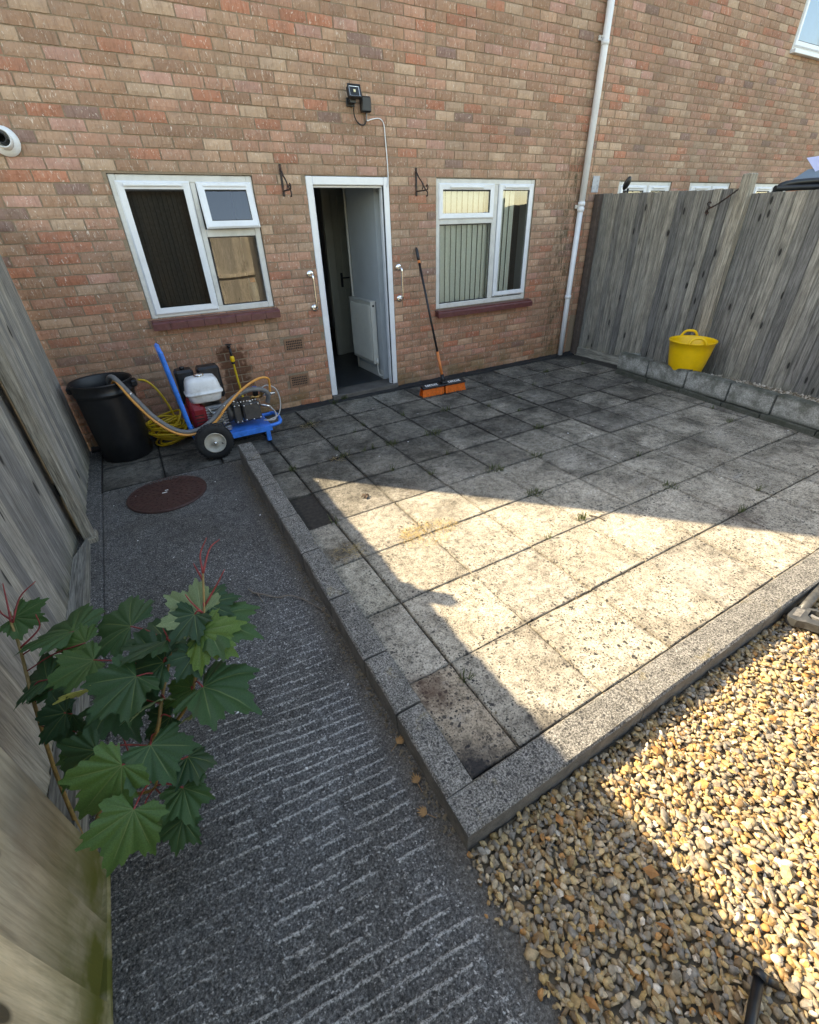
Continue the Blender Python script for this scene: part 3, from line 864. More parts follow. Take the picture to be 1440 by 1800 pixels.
# terracotta air bricks with square holes
for (xc, zc) in ((0.847, 0.672), (0.842, 0.297)):
    m = MB(); x0, x1, z0, z1 = xc-0.105, xc+0.105, zc-0.066, zc+0.066
    cols, rows = 9, 4
    gx = [x0+0.018+(x1-x0-0.036)*k/cols for k in range(cols+1)]
    gz = [z0+0.018+(z1-z0-0.036)*k/rows for k in range(rows+1)]
    for k in range(cols+1):
        a = gx[k]-0.0026; b = gx[k]+0.0026
        if k == 0: a = x0
        if k == cols: b = x1
        m.box(a, b, -0.006, 0.02, z0, z1)
    for k in range(rows+1):
        a = gz[k]-0.004; b = gz[k]+0.004
        if k == 0: a = z0
        if k == rows: b = z1
        m.box(x0+0.004, x1-0.004, -0.0035, 0.018, a, b)
    vb = m.build('air_brick', plain('terracotta', (0.27, 0.145, 0.085), 0.85, 0, 0.2, 40, 0.2), house)
    m = MB(); m.add([(x0, 0.0008, z0), (x1, 0.0008, z0), (x1, 0.0008, z1), (x0, 0.0008, z1)], [(0, 1, 2, 3)]); m.build('hole_shade', GASKET, vb, recalc=False)  # black sheet stands in for the shade inside the holes

# neighbouring house, same wall plane
nb = thing('brick_house', (8.7, 0, 0), 'neighbouring brown brick house beyond the right-hand fence', 'house')
NW = [(5.47, 6.57, 1.0, 2.104), (7.0, 8.02, 1.0, 2.104), (8.72, 9.75, 1.0, 2.104), (8.56, 10.2, 3.62, 4.9)]
wall_core(nb, HX1+0.002, NX1, -0.4, 5.2, NW)
build_brickwork(nb, HX1, NX1, 0.5, 5.2, NW, 0.1)
m = MB(); m.box(NX1-0.2, NX1, 0.117, 7.0, -0.4, 5.2); m.box(HX1+0.002, NX1, 7.002, 7.2, -0.4, 5.2); m.build('outer_wall', MORTAR, nb)
m = MB(); m.box(HX1+0.01, NX1-0.202, 2.2, 2.3, -0.3, 5.19); m.build('room_back', DARKIN, nb)
m = MB(); m.box(HX1+0.01, NX1-0.202, 0.117, 2.2, 2.4, 2.55); m.build('ceiling', PLASTER, nb)
m = MB(); m.prism([(HX1+0.002, -0.25, 5.2), (HX1+0.002, 7.4, 5.2), (HX1+0.002, 3.6, 7.4)], (NX1-HX1, 0, 0)); m.build('roof', ROOFM, nb)
for (a, b, c, d) in NW:
    mid = (a+b)/2+0.05
    window(nb, (a, b, c, d), [(mid-0.03, mid+0.03, c+0.055, d-0.055)],
           [(a+0.11, mid-0.085, c+0.11, d-0.11, 0.0), (mid+0.085, b-0.11, c+0.11, d-0.11, 0.0)],
           [(a+0.045, mid-0.02, c+0.045, d-0.045), (mid+0.02, b-0.045, c+0.045, d-0.045)],
           [(a+0.14, mid-0.1, d-0.07), (mid+0.1, b-0.14, d-0.07)])
    m = MB(); m.box(a-0.03, b+0.03, -0.07, 0.012, c-0.045, c-0.002, 0.004); m.build('sill', UPVC, nb)
bl = thing('sky_tint_panel', (9.38, 0.12, 3.62), 'pale blue sheet added in the neighbouring upper window as mirrored sky', 'blind')  # added blue sheet, stands in for sky mirrored in the pane
m = MB(); m.box(8.62, 10.14, 0.085, 0.089, 3.66, 4.86); m.build('tint_sheet', plain('sky_blue_tint', (0.20, 0.50, 0.80), 0.8, 0, 0.06, 6, 0.02), bl)
m = MB(); m.tube([(8.62, 0.10, 4.86), (10.14, 0.10, 4.86)], 0.02, 10); m.build('tint_rod', UPVC, bl)
m = MB(); m.box(4.955, 5.075, -0.012, -0.006, 1.98, 2.15, 0.002); m.build('wall_plate', SPECK, nb)

# ------------------------------------------------------------------ patio
S = 0.46
GX0, GY0 = 0.2534, -0.086
patio = MB(); patio.box(-1.20, 5.3, -0.99, 0.006, -0.3, -0.020); patio.box(0.02, 5.3, -4.24, -0.991, -0.3, -0.020)
patio = patio.build('patio', plain('dark_joint_soil', (0.035, 0.030, 0.024), 0.95, 0, 0.5, 40, 0.6))
tag(patio, kind='structure')

def slab_mesh(w, d, seed):
    """a paving slab, edges slightly chipped, top at z=0, lower corner at origin"""
    rg = random.Random(seed)
    n = 7
    V, F = [], []
    def ring(ins, z, jit):
        out = []
        for s in range(4):
            for k in range(n):
                t = k/n
                x, y = [(t*w, 0), (w, t*d), (w-t*w, d), (0, d-t*d)][s]
                x = min(max(x, ins), w-ins); y = min(max(y, ins), d-ins)
                out.append((x+rg.uniform(-jit, jit), y+rg.uniform(-jit, jit), z))
        return out
    r0 = ring(0.0, -0.045, 0.0); r1 = ring(0.0005, -0.005, 0.0016); r2 = ring(0.0045, 0.0, 0.0022)
    V = r0+r1+r2; q = 4*n
    for L in (0, q):
        for k in range(q): F.append((L+k, L+(k+1) % q, L+q+(k+1) % q, L+q+k))
    V.append((w/2, d/2, 0.0)); c = len(V)-1
    for k in range(q): F.append((2*q+k, 2*q+(k+1) % q, c))
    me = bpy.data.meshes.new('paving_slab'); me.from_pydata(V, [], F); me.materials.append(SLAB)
    return me
SM = [slab_mesh(S-0.0055, S-0.0055, i) for i in range(5)]
HALF = [slab_mesh(GX0-0.036, S-0.0055, 30+i) for i in range(3)]
TINT = {(2, 0): 1.25, (3, 0): 1.45, (1, 0): 1.12, (4, 0): 0.95, (1, 1): 1.05, (5, 4): 1.2, (6, 2): 1.15}
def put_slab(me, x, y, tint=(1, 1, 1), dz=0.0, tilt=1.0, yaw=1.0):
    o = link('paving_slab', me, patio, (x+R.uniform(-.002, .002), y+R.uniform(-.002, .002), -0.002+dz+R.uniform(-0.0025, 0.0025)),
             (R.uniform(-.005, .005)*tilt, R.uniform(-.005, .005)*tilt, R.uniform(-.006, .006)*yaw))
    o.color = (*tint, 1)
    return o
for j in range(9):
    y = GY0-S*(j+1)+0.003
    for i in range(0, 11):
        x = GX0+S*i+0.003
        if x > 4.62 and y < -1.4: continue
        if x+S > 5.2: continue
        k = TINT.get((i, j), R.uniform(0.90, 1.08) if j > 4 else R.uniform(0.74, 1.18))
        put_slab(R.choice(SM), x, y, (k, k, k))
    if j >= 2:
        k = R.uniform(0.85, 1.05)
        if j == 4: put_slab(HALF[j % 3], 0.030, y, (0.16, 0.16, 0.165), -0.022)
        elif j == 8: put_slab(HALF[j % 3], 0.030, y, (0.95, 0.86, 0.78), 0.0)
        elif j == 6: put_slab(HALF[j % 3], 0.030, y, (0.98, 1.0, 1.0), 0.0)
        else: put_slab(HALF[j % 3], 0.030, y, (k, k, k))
edge = slab_mesh(0.10, S-0.009, 77)
for j in range(2):
    y = GY0-S*(j+1)+0.003
    for x in (-1.150, -0.690, -0.225):
        k = R.uniform(0.72, 0.9)
        put_slab(R.choice(SM), x+0.0045, y, (k, k, k*1.02))
m = MB()
xs = np.linspace(HX0+0.05, 5.05, 120)
V, F = [], []
for i, x in enumerate(xs):
    V += [(x, -0.0835+R.uniform(-.004, .004), -0.02), (x, -0.078+R.uniform(-.005, .005), 0.012+R.uniform(-.002, .002)), (x, -0.030, 0.016+R.uniform(-.004, .004)), (x, 0.004, 0.030+R.uniform(-.004, .004))]
for i in range(len(xs)-1):
    for k in range(3): F.append((4*i+k, 4*i+4+k, 4*i+5+k, 4*i+1+k))
m.add(V, F); m.build('drip_strip', BITUM, patio)

# kerbs: raised stones beside the path, flush stones along the gravel
def rough_block(p0, p1, w, ztop0, ztop1, h0, h1, side, seed):
    """block from p0 to p1 (2-D), width w to the given side, rough arrises"""
    rg = random.Random(seed)
    p0, p1 = Vector((*p0, 0)), Vector((*p1, 0))
    t = (p1-p0); L = t.length; t.normalize(); nrm = Vector((-t.y, t.x, 0))*side
    n = 8
    sec = [(0, 'b'), (0, 't1'), (0.008, 't'), (w-0.008, 't'), (w, 't1'), (w, 'b')]
    V, F = [], []
    for i in range(n+1):
        s = i/n
        ins = 0.004 if i in (0, n) else 0.0
        zt = ztop0+(ztop1-ztop0)*s; zb = h0+(h1-h0)*s
        for (o, kd) in sec:
            z = zb if kd == 'b' else (zt-ins if kd == 't' else zt-0.009)
            j = 0.0016
            P = p0+t*min(max(L*s, 0.002), L-0.002)+nrm*(o+rg.uniform(-j, j))
            V.append((P.x, P.y, z+rg.uniform(-j, j)))
    for i in range(n):
        for k in range(5): F.append((6*i+k, 6*i+6+k, 6*i+7+k, 6*i+1+k))
    F.append(tuple(range(6))); F.append(tuple(6*n+k for k in reversed(range(6))))
    mb = MB(); mb.add(V, F)
    return mb
kx0, kx1, ky0, ky1 = -0.088, -0.092, -1.085, -4.238
kb = MB(); kb.box(-0.075, 0.012, -4.23, -1.10, -0.35, -0.13)
kerb = tag(kb.build('path_kerb', MORTAR), kind='structure')
cuts = [0, .105, .245, .39, .52, .655, .79, .885, 1.0]
for a, b in zip(cuts[:-1], cuts[1:]):
    za, zb = 0.170-0.160*a, 0.170-0.160*b
    ya, yb = ky0+(ky1-ky0)*a, ky0+(ky1-ky0)*b
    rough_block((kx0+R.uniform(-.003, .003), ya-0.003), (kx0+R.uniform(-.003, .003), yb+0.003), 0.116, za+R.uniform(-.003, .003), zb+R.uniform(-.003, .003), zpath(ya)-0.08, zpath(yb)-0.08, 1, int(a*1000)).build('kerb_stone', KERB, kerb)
kb = MB(); kb.box(-0.08, 4.4, -4.352, -4.25, -0.35, -0.13)
kerb2 = tag(kb.build('gravel_kerb', MORTAR), kind='structure')
xs = [-0.092, 0.80, 1.71, 2.62, 3.53, 4.42]
for a, b in zip(xs[:-1], xs[1:]):
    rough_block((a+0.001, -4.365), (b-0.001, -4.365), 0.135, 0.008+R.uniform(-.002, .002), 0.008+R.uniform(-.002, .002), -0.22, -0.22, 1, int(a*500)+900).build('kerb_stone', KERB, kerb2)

# ------------------------------------------------------------------ brushed concrete path
def value_noise(X, Y, s, seed):
    rg = np.random.default_rng(seed)
    T = rg.random((64, 64))
    x = X*s; y = Y*s
    xi = np.floor(x).astype(int); yi = np.floor(y).astype(int)
    fx = x-xi; fy = y-yi
    fx = fx*fx*(3-2*fx); fy = fy*fy*(3-2*fy)
    g = lambda a, b: T[a % 64, b % 64]
    return (g(xi, yi)*(1-fx)+g(xi+1, yi)*fx)*(1-fy)+(g(xi, yi+1)*(1-fx)+g(xi+1, yi+1)*fx)*fy
nx, ny = 365, 1180
gx = np.linspace(-1.32, -0.080, nx); gy = np.linspace(-1.006, -5.4, ny)
GXX, GYY = np.meshgrid(gx, gy)
base = -0.0294*np.clip(-GYY-1.0, 0, 3.4)-0.004
rid = np.clip((-GYY-2.5)/1.3, 0, 1)*np.clip((-0.165-GXX)/0.03, 0, 1)
u = (GYY+0.11*GXX+0.022*value_noise(GXX, GYY, 3.0, 1)+0.007*value_noise(GXX, GYY, 14, 2)+0.003*value_noise(GXX, GYY, 70, 21))/0.046
saw = np.abs((u % 1.0)-0.5)*2
wav = np.clip(saw*2.9-1.9, 0, 1)
brk = np.clip(value_noise(GXX, GYY, 15, 5)*1.4+value_noise(GXX, GYY, 60, 6)*0.9-0.62, 0, 1)
rg1 = value_noise(GXX, GYY, 55, 3); rg2 = value_noise(GXX, GYY, 110, 4); rg3 = value_noise(GXX, GYY, 230, 9)
patchy = 0.25+0.75*value_noise(GXX, GYY, 2.2, 12)
ridge = rid*wav*np.clip(brk*2.4, 0, 1)*np.clip(patchy*1.9+0.05, 0, 1)*(0.45+0.55*np.clip((GXX+1.1)/0.6, 0, 1))
rg4 = value_noise(GXX, GYY, 160, 17)
rough = np.clip((-GYY-1.4)/1.2, 0.25, 1)
Zp = base+0.0095*ridge+(0.0035*(rg1-0.5)+0.0030*(rg2-0.5)+0.0020*(rg3-0.5))*rough
Zp = Zp-0.010*np.exp(-((GXX+1.148)/0.006)**2)
crest = np.clip(ridge*1.15*(0.55+0.9*rg3)+1.5*rough*np.clip(rg4*rg3*2.4-0.92, 0, 1)*np.clip(patchy*1.3, 0, 1), 0, 1)
V = np.stack([GXX.ravel(), GYY.ravel(), Zp.ravel()], 1)
ii = np.arange(ny*nx).reshape(ny, nx)
Fq = np.stack([ii[:-1, :-1].ravel(), ii[1:, :-1].ravel(), ii[1:, 1:].ravel(), ii[:-1, 1:].ravel()], 1)
me = bpy.data.meshes.new('path')
me.vertices.add(len(V)); me.vertices.foreach_set('co', V.ravel())
me.loops.add(Fq.size); me.loops.foreach_set('vertex_index', Fq.ravel())
me.polygons.add(len(Fq)); me.polygons.foreach_set('loop_start', np.arange(0, Fq.size, 4)); me.polygons.foreach_set('loop_total', np.full(len(Fq), 4))
me.polygons.foreach_set('use_smooth', np.ones(len(Fq), bool))
me.update(calc_edges=True)
at = me.attributes.new('crest', 'FLOAT', 'POINT'); at.data.foreach_set('value', crest.ravel().astype(np.float32))
me.materials.append(PATH)
path = tag(link('path', me), kind='structure')
m = MB(); m.box(-1.32, -0.085, -9.2, -5.395, -0.3, -0.104); m.box(-1.32, -1.152, -1.004, -0.01, -0.35, -0.004)
m.build('path_edge', PATH, path)

# ------------------------------------------------------------------ gravel
def ico(sub):
    bm = bmesh.new(); bmesh.ops.create_icosphere(bm, subdivisions=sub, radius=1.0)
    v = np.array([p.co[:] for p in bm.verts]); f = np.array([[w.index for w in q.verts] for q in bm.faces]); bm.free()
    return v, f
PCOL = np.array([(0.40, 0.285, 0.13), (0.46, 0.35, 0.19), (0.36, 0.28, 0.17), (0.30, 0.255, 0.19), (0.24, 0.22, 0.19), (0.52, 0.43, 0.30), (0.22, 0.145, 0.075), (0.44, 0.23, 0.085), (0.58, 0.53, 0.45), (0.33, 0.215, 0.10)])
PW = np.array([.11, .12, .14, .18, .17, .08, .08, .025, .035, .06]); PW = PW/PW.sum()
def pebbles(name, mat, pts, rad, sub, colours=PCOL, weights=PW, flat=0.6):
    bv, bf = ico(sub)
    variants = []
    for s in range(14):
        rg = np.random.default_rng(100+s)
        d = np.ones(len(bv))
        for k in range(5):
            ax = rg.normal(size=3); ax /= np.linalg.norm(ax)
            d += rg.uniform(-.16, .12)*np.clip(bv@ax, 0, 1)**2
        v = bv*d[:, None]
        for k in range(7):                       # broken facets
            ax = rg.normal(size=3); ax /= np.linalg.norm(ax)
            lim = rg.uniform(.42, .80); q = v@ax
            v = v-np.clip(q-lim, 0, None)[:, None]*ax*0.92
        variants.append(v)
    VV, FF, CC = [], [], []
    o = 0
    for p, r in zip(pts, rad):
        v = variants[NR.integers(14)]*np.array([r*NR.uniform(0.85, 1.75), r*NR.uniform(.70, 1.10), r*NR.uniform(flat*.6, flat*1.35)])
        a = NR.uniform(0, 6.283); tx, ty = NR.normal(0, 0.5, 2)
        e = np.array(Euler((tx, ty, a)).to_matrix())
        VV.append(v@e.T+p); FF.append(bf+o); o += len(bv)
        c = colours[NR.choice(len(colours), p=weights)]*np.array([1.17, 1.09, 1.0])*NR.uniform(0.8, 1.15)
        CC.append(np.tile(np.append(c, 1), (len(bv), 1)))
    V = np.concatenate(VV); F = np.concatenate(FF); Cc = np.concatenate(CC)
    me = bpy.data.meshes.new(name)
    me.vertices.add(len(V)); me.vertices.foreach_set('co', V.ravel())
    me.loops.add(F.size); me.loops.foreach_set('vertex_index', F.ravel())
    me.polygons.add(len(F)); me.polygons.foreach_set('loop_start', np.arange(0, F.size, 3)); me.polygons.foreach_set('loop_total', np.full(len(F), 3))
    me.polygons.foreach_set('use_smooth', np.repeat(NR.random(len(pts)) < 0.6, len(bf)))
    me.update(calc_edges=True); colattr(me, Cc); me.materials.append(mat)
    return tag(link(name, me), kind='stuff')
m = MB(); m.box(-0.083, 5.2, -9.2, -4.352, -0.36, -0.115); tag(m.build('gravel_bed', SOIL), kind='structure')
pts, rad = [], []
row = 0; y = -5.36
while y < -4.365:                                 # tightly packed bed, then loose stones on top
    x = -0.10+(0.011 if row % 2 else 0)
    while x < 2.75:
        px, py = x+NR.normal(0, .004), y+NR.normal(0, .004); r = 0.0142+0.006*NR.beta(1.3, 3)
        if px > -0.092 and py < -4.366-r*.55: pts.append((px, py, -0.101+NR.uniform(-.004, .006))); rad.append(r)
        x += 0.0225
    y += 0.0195; row += 1
for (zc, n) in ((-0.093, 3600), (-0.084, 2300)):
    for _ in range(n):
        x = NR.uniform(-0.10, 2.75); y = NR.uniform(-5.35, -4.37)
        r = 0.0075+0.0145*NR.beta(1.3, 3.0)
        if NR.random() < 0.07: r *= 1.35
        if x < -0.105+r*0.6 or y > -4.367-r*.6: continue
        pts.append((x, y, zc+NR.uniform(-.006, .006))); rad.append(r)
for _ in range(16):                              # strays on the path edge
    y = NR.uniform(-4.85, -4.40); x = -0.10-abs(NR.normal(0, 0.022)); r = NR.uniform(0.007, 0.013)
    pts.append((x, y, -0.098+r*0.45)); rad.append(r)
gpts, grad_ = [], []
for _ in range(7500):
    x = NR.uniform(-0.09, 5.0); y = NR.uniform(-9.0, -4.385)
    if x < 2.72 and y > -5.33: continue
    gpts.append((x, y, -0.095+NR.uniform(-.014, .022))); grad_.append(NR.uniform(0.014, 0.028))
tag(pebbles('gravel', PEB, np.array(pts), rad, 1, flat=0.52), 'yellow and brown rounded gravel in front of the patio kerb', 'gravel')
tag(pebbles('gravel', PEB, np.array(gpts), grad_, 1), 'rounded gravel carrying on beside and behind the viewpoint', 'gravel')

# ------------------------------------------------------------------ raised bed with block edge (right)
P0, P1 = Vector((4.705, -1.09, 0)), Vector((4.315, -4.22, 0))
pl = thing('raised_bed', (4.6, -2.6, 0), 'low grey concrete block raised bed along the right fence', 'planter')
tdir = (P1-P0).normalized()
dist = 0.0; k = 0
Ltot = (P1-P0).length
while dist < Ltot-0.2:
    ln = min([0.47, 0.52, 0.50, 0.45, 0.47, 0.46, 0.46, 0.46][k], Ltot-dist)
    a = P0+tdir*(dist+0.008); b = P0+tdir*(dist+ln-0.008)
    rough_block(a.xy+Vector((R.uniform(-.004, .004), 0)), b.xy, 0.10, 0.252+R.uniform(-.006, .006), 0.252+R.uniform(-.006, .006), 0.058, 0.058, 1, 500+k).build('block', BLOCKM, pl)
    dist += ln; k += 1
rough_block((4.72, -1.085), (5.03, -1.085), 0.09, 0.215, 0.205, 0.062, 0.062, -1, 620).build('block', BLOCKM, pl)
dist = 0; k = 0
while dist < Ltot-0.1:
    ln = min(0.40+0.12*R.random(), Ltot-dist)
    a = P0+tdir*(dist+0.004)+Vector((-0.018, 0, 0)); b = P0+tdir*(dist+ln-0.004)+Vector((-0.018, 0, 0))
    rough_block(a.xy, b.xy, 0.12, 0.052+R.uniform(-.008, .005), 0.052+R.uniform(-.008, .005), -0.05, -0.05, 1, 700+k).build('footing_stone', BLOCKM, pl)
    dist += ln; k += 1
m = MB(); m.prism([(P0.x+0.05, -1.14, 0.14), (5.06, -1.14, 0.14), (5.06, -4.2, 0.14), (P1.x+0.06, -4.2, 0.14)], (0, 0, -0.15)); m.build('soil_fill', SOIL, pl)
bp, br_ = [], []
for _ in range(1500):
    y = NR.uniform(-4.15, -1.17); xa = 4.705+(4.315-4.705)*(-1.09-y)/3.13+0.12
    x = NR.uniform(xa, 5.04); bp.append((x, y, 0.146+NR.uniform(-.004, .012))); br_.append(NR.uniform(.008, .017))
tag(pebbles('bed_stones', PEB, np.array(bp), br_, 1, np.array([(0.42, 0.40, 0.36), (0.30, 0.28, 0.24), (0.52, 0.50, 0.46), (0.20, 0.17, 0.13)]), np.array([.4, .3, .2, .1])), 'small pale stones covering the soil of the raised bed', 'stones')

# ------------------------------------------------------------------ fences
def board_mesh(w, h, t0, t1, seed, mat):
    """featheredge board standing on z=0, width along +y, face on +x (thin edge first)"""
    rg = random.Random(seed)
    V, F = [], []
    n = 6
    bow = rg.uniform(-.004, .004)
    for i in range(n+1):
        z = h*i/n; o = bow*math.sin(math.pi*i/n)
        top = rg.uniform(-.002, .002)
        V += [(0, 0.0+o, z), (t0, 0.001+o+top*.5, z), (t1, w-0.001+o+top*.5, z), (0, w+o, z)]
    for i in range(n):
        for k in range(4): F.append((4*i+k, 4*i+(k+1) % 4, 4*i+4+(k+1) % 4, 4*i+4+k))
    F += [(3, 2, 1, 0), tuple(4*n+k for k in range(4))]
    mb = MB(); mb.add(V, F)
    me = mb.mesh('board'); me.materials.append(mat)
    return me

def fence_run(parent, x, y_from, y_to, z0, zt_a, zt_b, w, mat, face=1, seed=0, thick=0.017, x_to=None):
    """vertical boards along Y; face=+1 shows to +x"""
    h = 2.0
    ms = [board_mesh(w*1.12, h, 0.005, thick, seed+i, mat) for i in range(5)]
    n = int(round(abs(y_to-y_from)/w)); st = (y_to-y_from)/n
    for i in range(n):
        y = y_from+st*i; s = (i+0.5)/n
        ztop = zt_a+(zt_b-zt_a)*s+R.uniform(-.006, .006)
        zb = z0+R.uniform(-.006, .006)
        xx = x if x_to is None else x+(x_to-x)*s
        o = link('board', R.choice(ms), parent, (xx+R.uniform(-.002, .002), y if face > 0 else y, zb), (R.uniform(-.003, .003), R.uniform(-.002, .002), R.uniform(-.012, .012) if face > 0 else math.pi+R.uniform(-.012, .012)))
        o.scale = (1, 1 if face > 0 else 1, (ztop-zb)/h)

f1 = thing('timber_fence', (-1.25, -0.8, 0), 'grey board fence panel on the left, between house wall and pale post', 'fence')
fence_run(f1, -1.262, -1.62, -0.03, -0.10, 1.795, 1.80, 0.100, W_FAR, seed=10)
m = MB(); m.box(-1.245, -1.185, -1.700, -1.612, -0.045, 1.925, 0.006); m.build('post', W_POST, f1)
m = MB(); m.box(-1.240, -1.17, -1.72, -1.60, -0.06, 0.015, 0.008); m.build('post_foot', W_POST, f1)
m = MB(); m.box(-1.31, -1.265, -1.56, -0.03, 0.28, 0.36); m.box(-1.31, -1.265, -1.56, -0.03, 1.45, 1.53); m.build('rail', W_FAR, f1)
f2 = thing('timber_fence', (-1.29, -2.7, 0), 'grey board fence panel on the left behind the sapling, with timber along its foot', 'fence')
fence_run(f2, -1.300, -3.95, -1.48, -0.16, 1.885, 1.885, 0.100, W_FAR, seed=20)
m = MB(); m.prism([(-1.215, -1.735, -0.12), (-1.20, -3.72, -0.12), (-1.285, -3.72, -0.12), (-1.285, -1.95, -0.12)], (0, 0, 0.155)); m.build('foot_timber', W_POSTY, f2)
m = MB(); m.box(-1.35, -1.302, -3.9, -1.60, 0.30, 0.38); m.box(-1.35, -1.302, -3.9, -1.60, 1.48, 1.56); m.build('rail', W_FAR, f2)
f3 = thing('timber_fence', (-1.15, -5.5, 0), 'near brown board fence panel at the lower left with green stained foot', 'fence')
fence_run(f3, -1.172, -7.6, -3.80, -0.085, 1.80, 1.80, 0.190, W_NEAR, seed=30, thick=0.030)
m = MB(); m.box(-1.19, -1.138, -7.6, -3.806, -0.20, -0.075, 0.006); m.build('gravel_board', W_NEAR, f3)
m = MB(); m.box(-1.30, -1.176, -3.84, -3.80, -0.1, 1.82, 0.004); m.box(-1.30, -1.21, -3.72, -3.68, 0.0, 1.2, 0.004); m.build('post', W_POST, f3)
m = MB(); m.box(-1.22, -1.176, -7.6, -3.85, 0.3, 0.38); m.box(-1.22, -1.176, -7.6, -3.85, 1.4, 1.48); m.build('rail', W_NEAR, f3)
f4 = thing('timber_fence', (5.1, -2.4, 0), 'tall dark grey board fence on the right, beside the downpipe', 'fence')
fence_run(f4, 5.112, -0.02, -1.78, 0.10, 1.965, 1.905, 0.100, W_RIGHT, face=-1, seed=40, thick=0.024)
fence_run(f4, 5.125, -1.85, -6.5, 0.10, 1.852, 1.85, 0.104, W_RIGHT, face=-1, seed=50, thick=0.024)
m = MB(); m.box(5.020, 5.120, -1.890, -1.790, -0.1, 2.02, 0.008); m.build('post', W_POST, f4)
m = MB(); m.box(5.02, 5.09, -0.10, -0.02, 0.0, 1.96, 0.005); m.build('end_post', plain('brown_end_post', (0.085, 0.062, 0.05), 0.85, 0, 0.3, 20, 0.3), f4)
m = MB(); m.box(5.072, 5.112, -1.79, -0.02, -0.05, 0.098, 0.005); m.box(5.072, 5.116, -6.5, -1.89, -0.05, 0.098, 0.005); m.build('gravel_board', W_POSTY, f4)
m = MB(); m.box(5.128, 5.17, -1.79, -0.02, 0.4, 0.48); m.box(5.128, 5.17, -1.79, -0.02, 1.6, 1.68); m.box(5.14, 5.18, -6.5, -1.9, 0.4, 0.48); m.box(5.14, 5.18, -6.5, -1.9, 1.5, 1.58); m.build('rail', W_RIGHT, f4)
# rear fence behind the viewpoint: mirrored in the window panes
f5 = thing('timber_fence', (2.0, -8.8, 0), 'sunlit board fence with rail and post mirrored in the left window', 'fence')
ms = [board_mesh(0.125, 1.9, 0.006, 0.016, 60+i, W_REAR) for i in range(4)]
for i in range(34):
    o = link('board', R.choice(ms), f5, (1.52+i*0.112, -8.80, -0.12), (0, 0, -math.pi/2+R.uniform(-.01, .01)))
m = MB(); m.box(1.42, 5.1, -8.80+0.0, -8.745, 0.72, 0.80, 0.004); m.build('rail', W_REAR, f5)
m = MB(); m.box(2.62, 2.72, -8.74, -8.64, -0.15, 1.85, 0.005); m.build('post', W_POST, f5)

# dark block added behind the viewpoint to blacken the left sash reflection
sh = thing('reflection_blocker', (-0.1, -8.9, -0.12), 'dark box added behind the viewpoint to darken the left sash reflection', 'blocker')
BLOCKERM = wood_mat('dark_blocker', ((0.010, 0.009, 0.008), (0.018, 0.016, 0.013), (0.028, 0.025, 0.02)), axis='X', knots=False)
for k in range(18):
    x = -1.15+k*0.147
    m = MB(); m.prism([(x, -8.90, -0.12), (x, -8.885, -0.12), (x+0.15, -8.896, -0.12), (x+0.15, -8.91, -0.12)], (0, 0, 2.9)); m.build('blocker_board', BLOCKERM, sh)
m = MB(); m.box(-1.14, 1.46, -10.4, -8.912, -0.12, 2.76); m.build('body', BLOCKERM, sh)
m = MB(); m.box(-1.2, 1.52, -10.5, -8.84, 2.785, 2.84); m.build('roof', BLOCKERM, sh)

# ------------------------------------------------------------------ things on the wall
# downpipe
dp = thing('downpipe', (4.77, -0.06, 0), 'white plastic downpipe on the wall next to the right fence', 'downpipe')
m = MB(); m.tube([(4.772, -0.055, 0.02), (4.765, -0.055, 0.80), (4.762, -0.055, 1.90)], 0.034, 16); m.tube([(4.762, -0.055, 1.86), (4.764, -0.055, 3.3), (4.768, -0.055, 5.18)], 0.0375, 16)
m.build('pipe', UPVC, dp)
for z in (0.80, 1.80, 1.86, 3.30):
    m = MB(); m.lathe([(0.034, -0.022), (0.043, -0.020), (0.043, 0.020), (0.034, 0.022)], (4.764, -0.055, z), n=18); m.build('collar', UPVC, dp)
for z in (1.83, 3.34):
    m = MB(); m.box(4.70, 4.832, -0.028, -0.008, z-0.02, z+0.02, 0.004); m.tube([(4.705, -0.05, z), (4.69, -0.075, z)], 0.007); m.build('clip', UPVC_OLD, dp)

# flood light
fl = thing('floodlight', (1.70, -0.04, 2.67), 'small black floodlight on the wall above the door', 'floodlight')
T = Matrix.Translation((1.70, -0.105, 2.685)) @ Matrix.Rotation(math.radians(-18), 4, 'X') @ Matrix.Diagonal((0.84, 0.84, 0.84, 1))
m = MB(); m.box(-0.07, 0.07, -0.010, 0.035, -0.052, 0.052, 0.008, T)
m.box(-0.074, 0.074, -0.022, -0.008, -0.056, -0.044, 0.003, T); m.box(-0.074, 0.074, -0.024, -0.008, 0.044, 0.057, 0.003, T); m.box(-0.074, -0.060, -0.022, -0.008, -0.05, 0.05, 0.003, T); m.box(0.060, 0.074, -0.022, -0.008, -0.05, 0.05, 0.003, T)
m.build('housing', BLACKP, fl)
m = MB(); m.add([T @ Vector(p) for p in [(-.058, -.0112, -.042), (.058, -.0112, -.042), (.058, -.0112, .042), (-.058, -.0112, .042)]]+[T @ Vector((0, 0.0, 0))], [(0, 1, 4), (1, 2, 4), (2, 3, 4), (3, 0, 4)])
m.build('reflector', LAMPM, fl, recalc=False)
m = MB(); m.box(-0.012, 0.012, -0.018, -0.012, -0.012, 0.012, 0.002, T); m.build('led', plain('led_chip', (0.75, 0.68, 0.42), 0.4), fl)
m = MB(); m.box(1.672, 1.728, -0.075, -0.008, 2.615, 2.645, 0.004); m.box(1.66, 1.74, -0.02, -0.007, 2.60, 2.66, 0.003); m.build('bracket', BLACKP, fl)
jb = thing('junction_box', (1.838, -0.02, 2.62), 'black junction box with cables right of the floodlight', 'junction box')
m = MB(); m.box(1.790, 1.886, -0.062, -0.007, 2.565, 2.675, 0.010); m.build('box', BLACKP, jb)
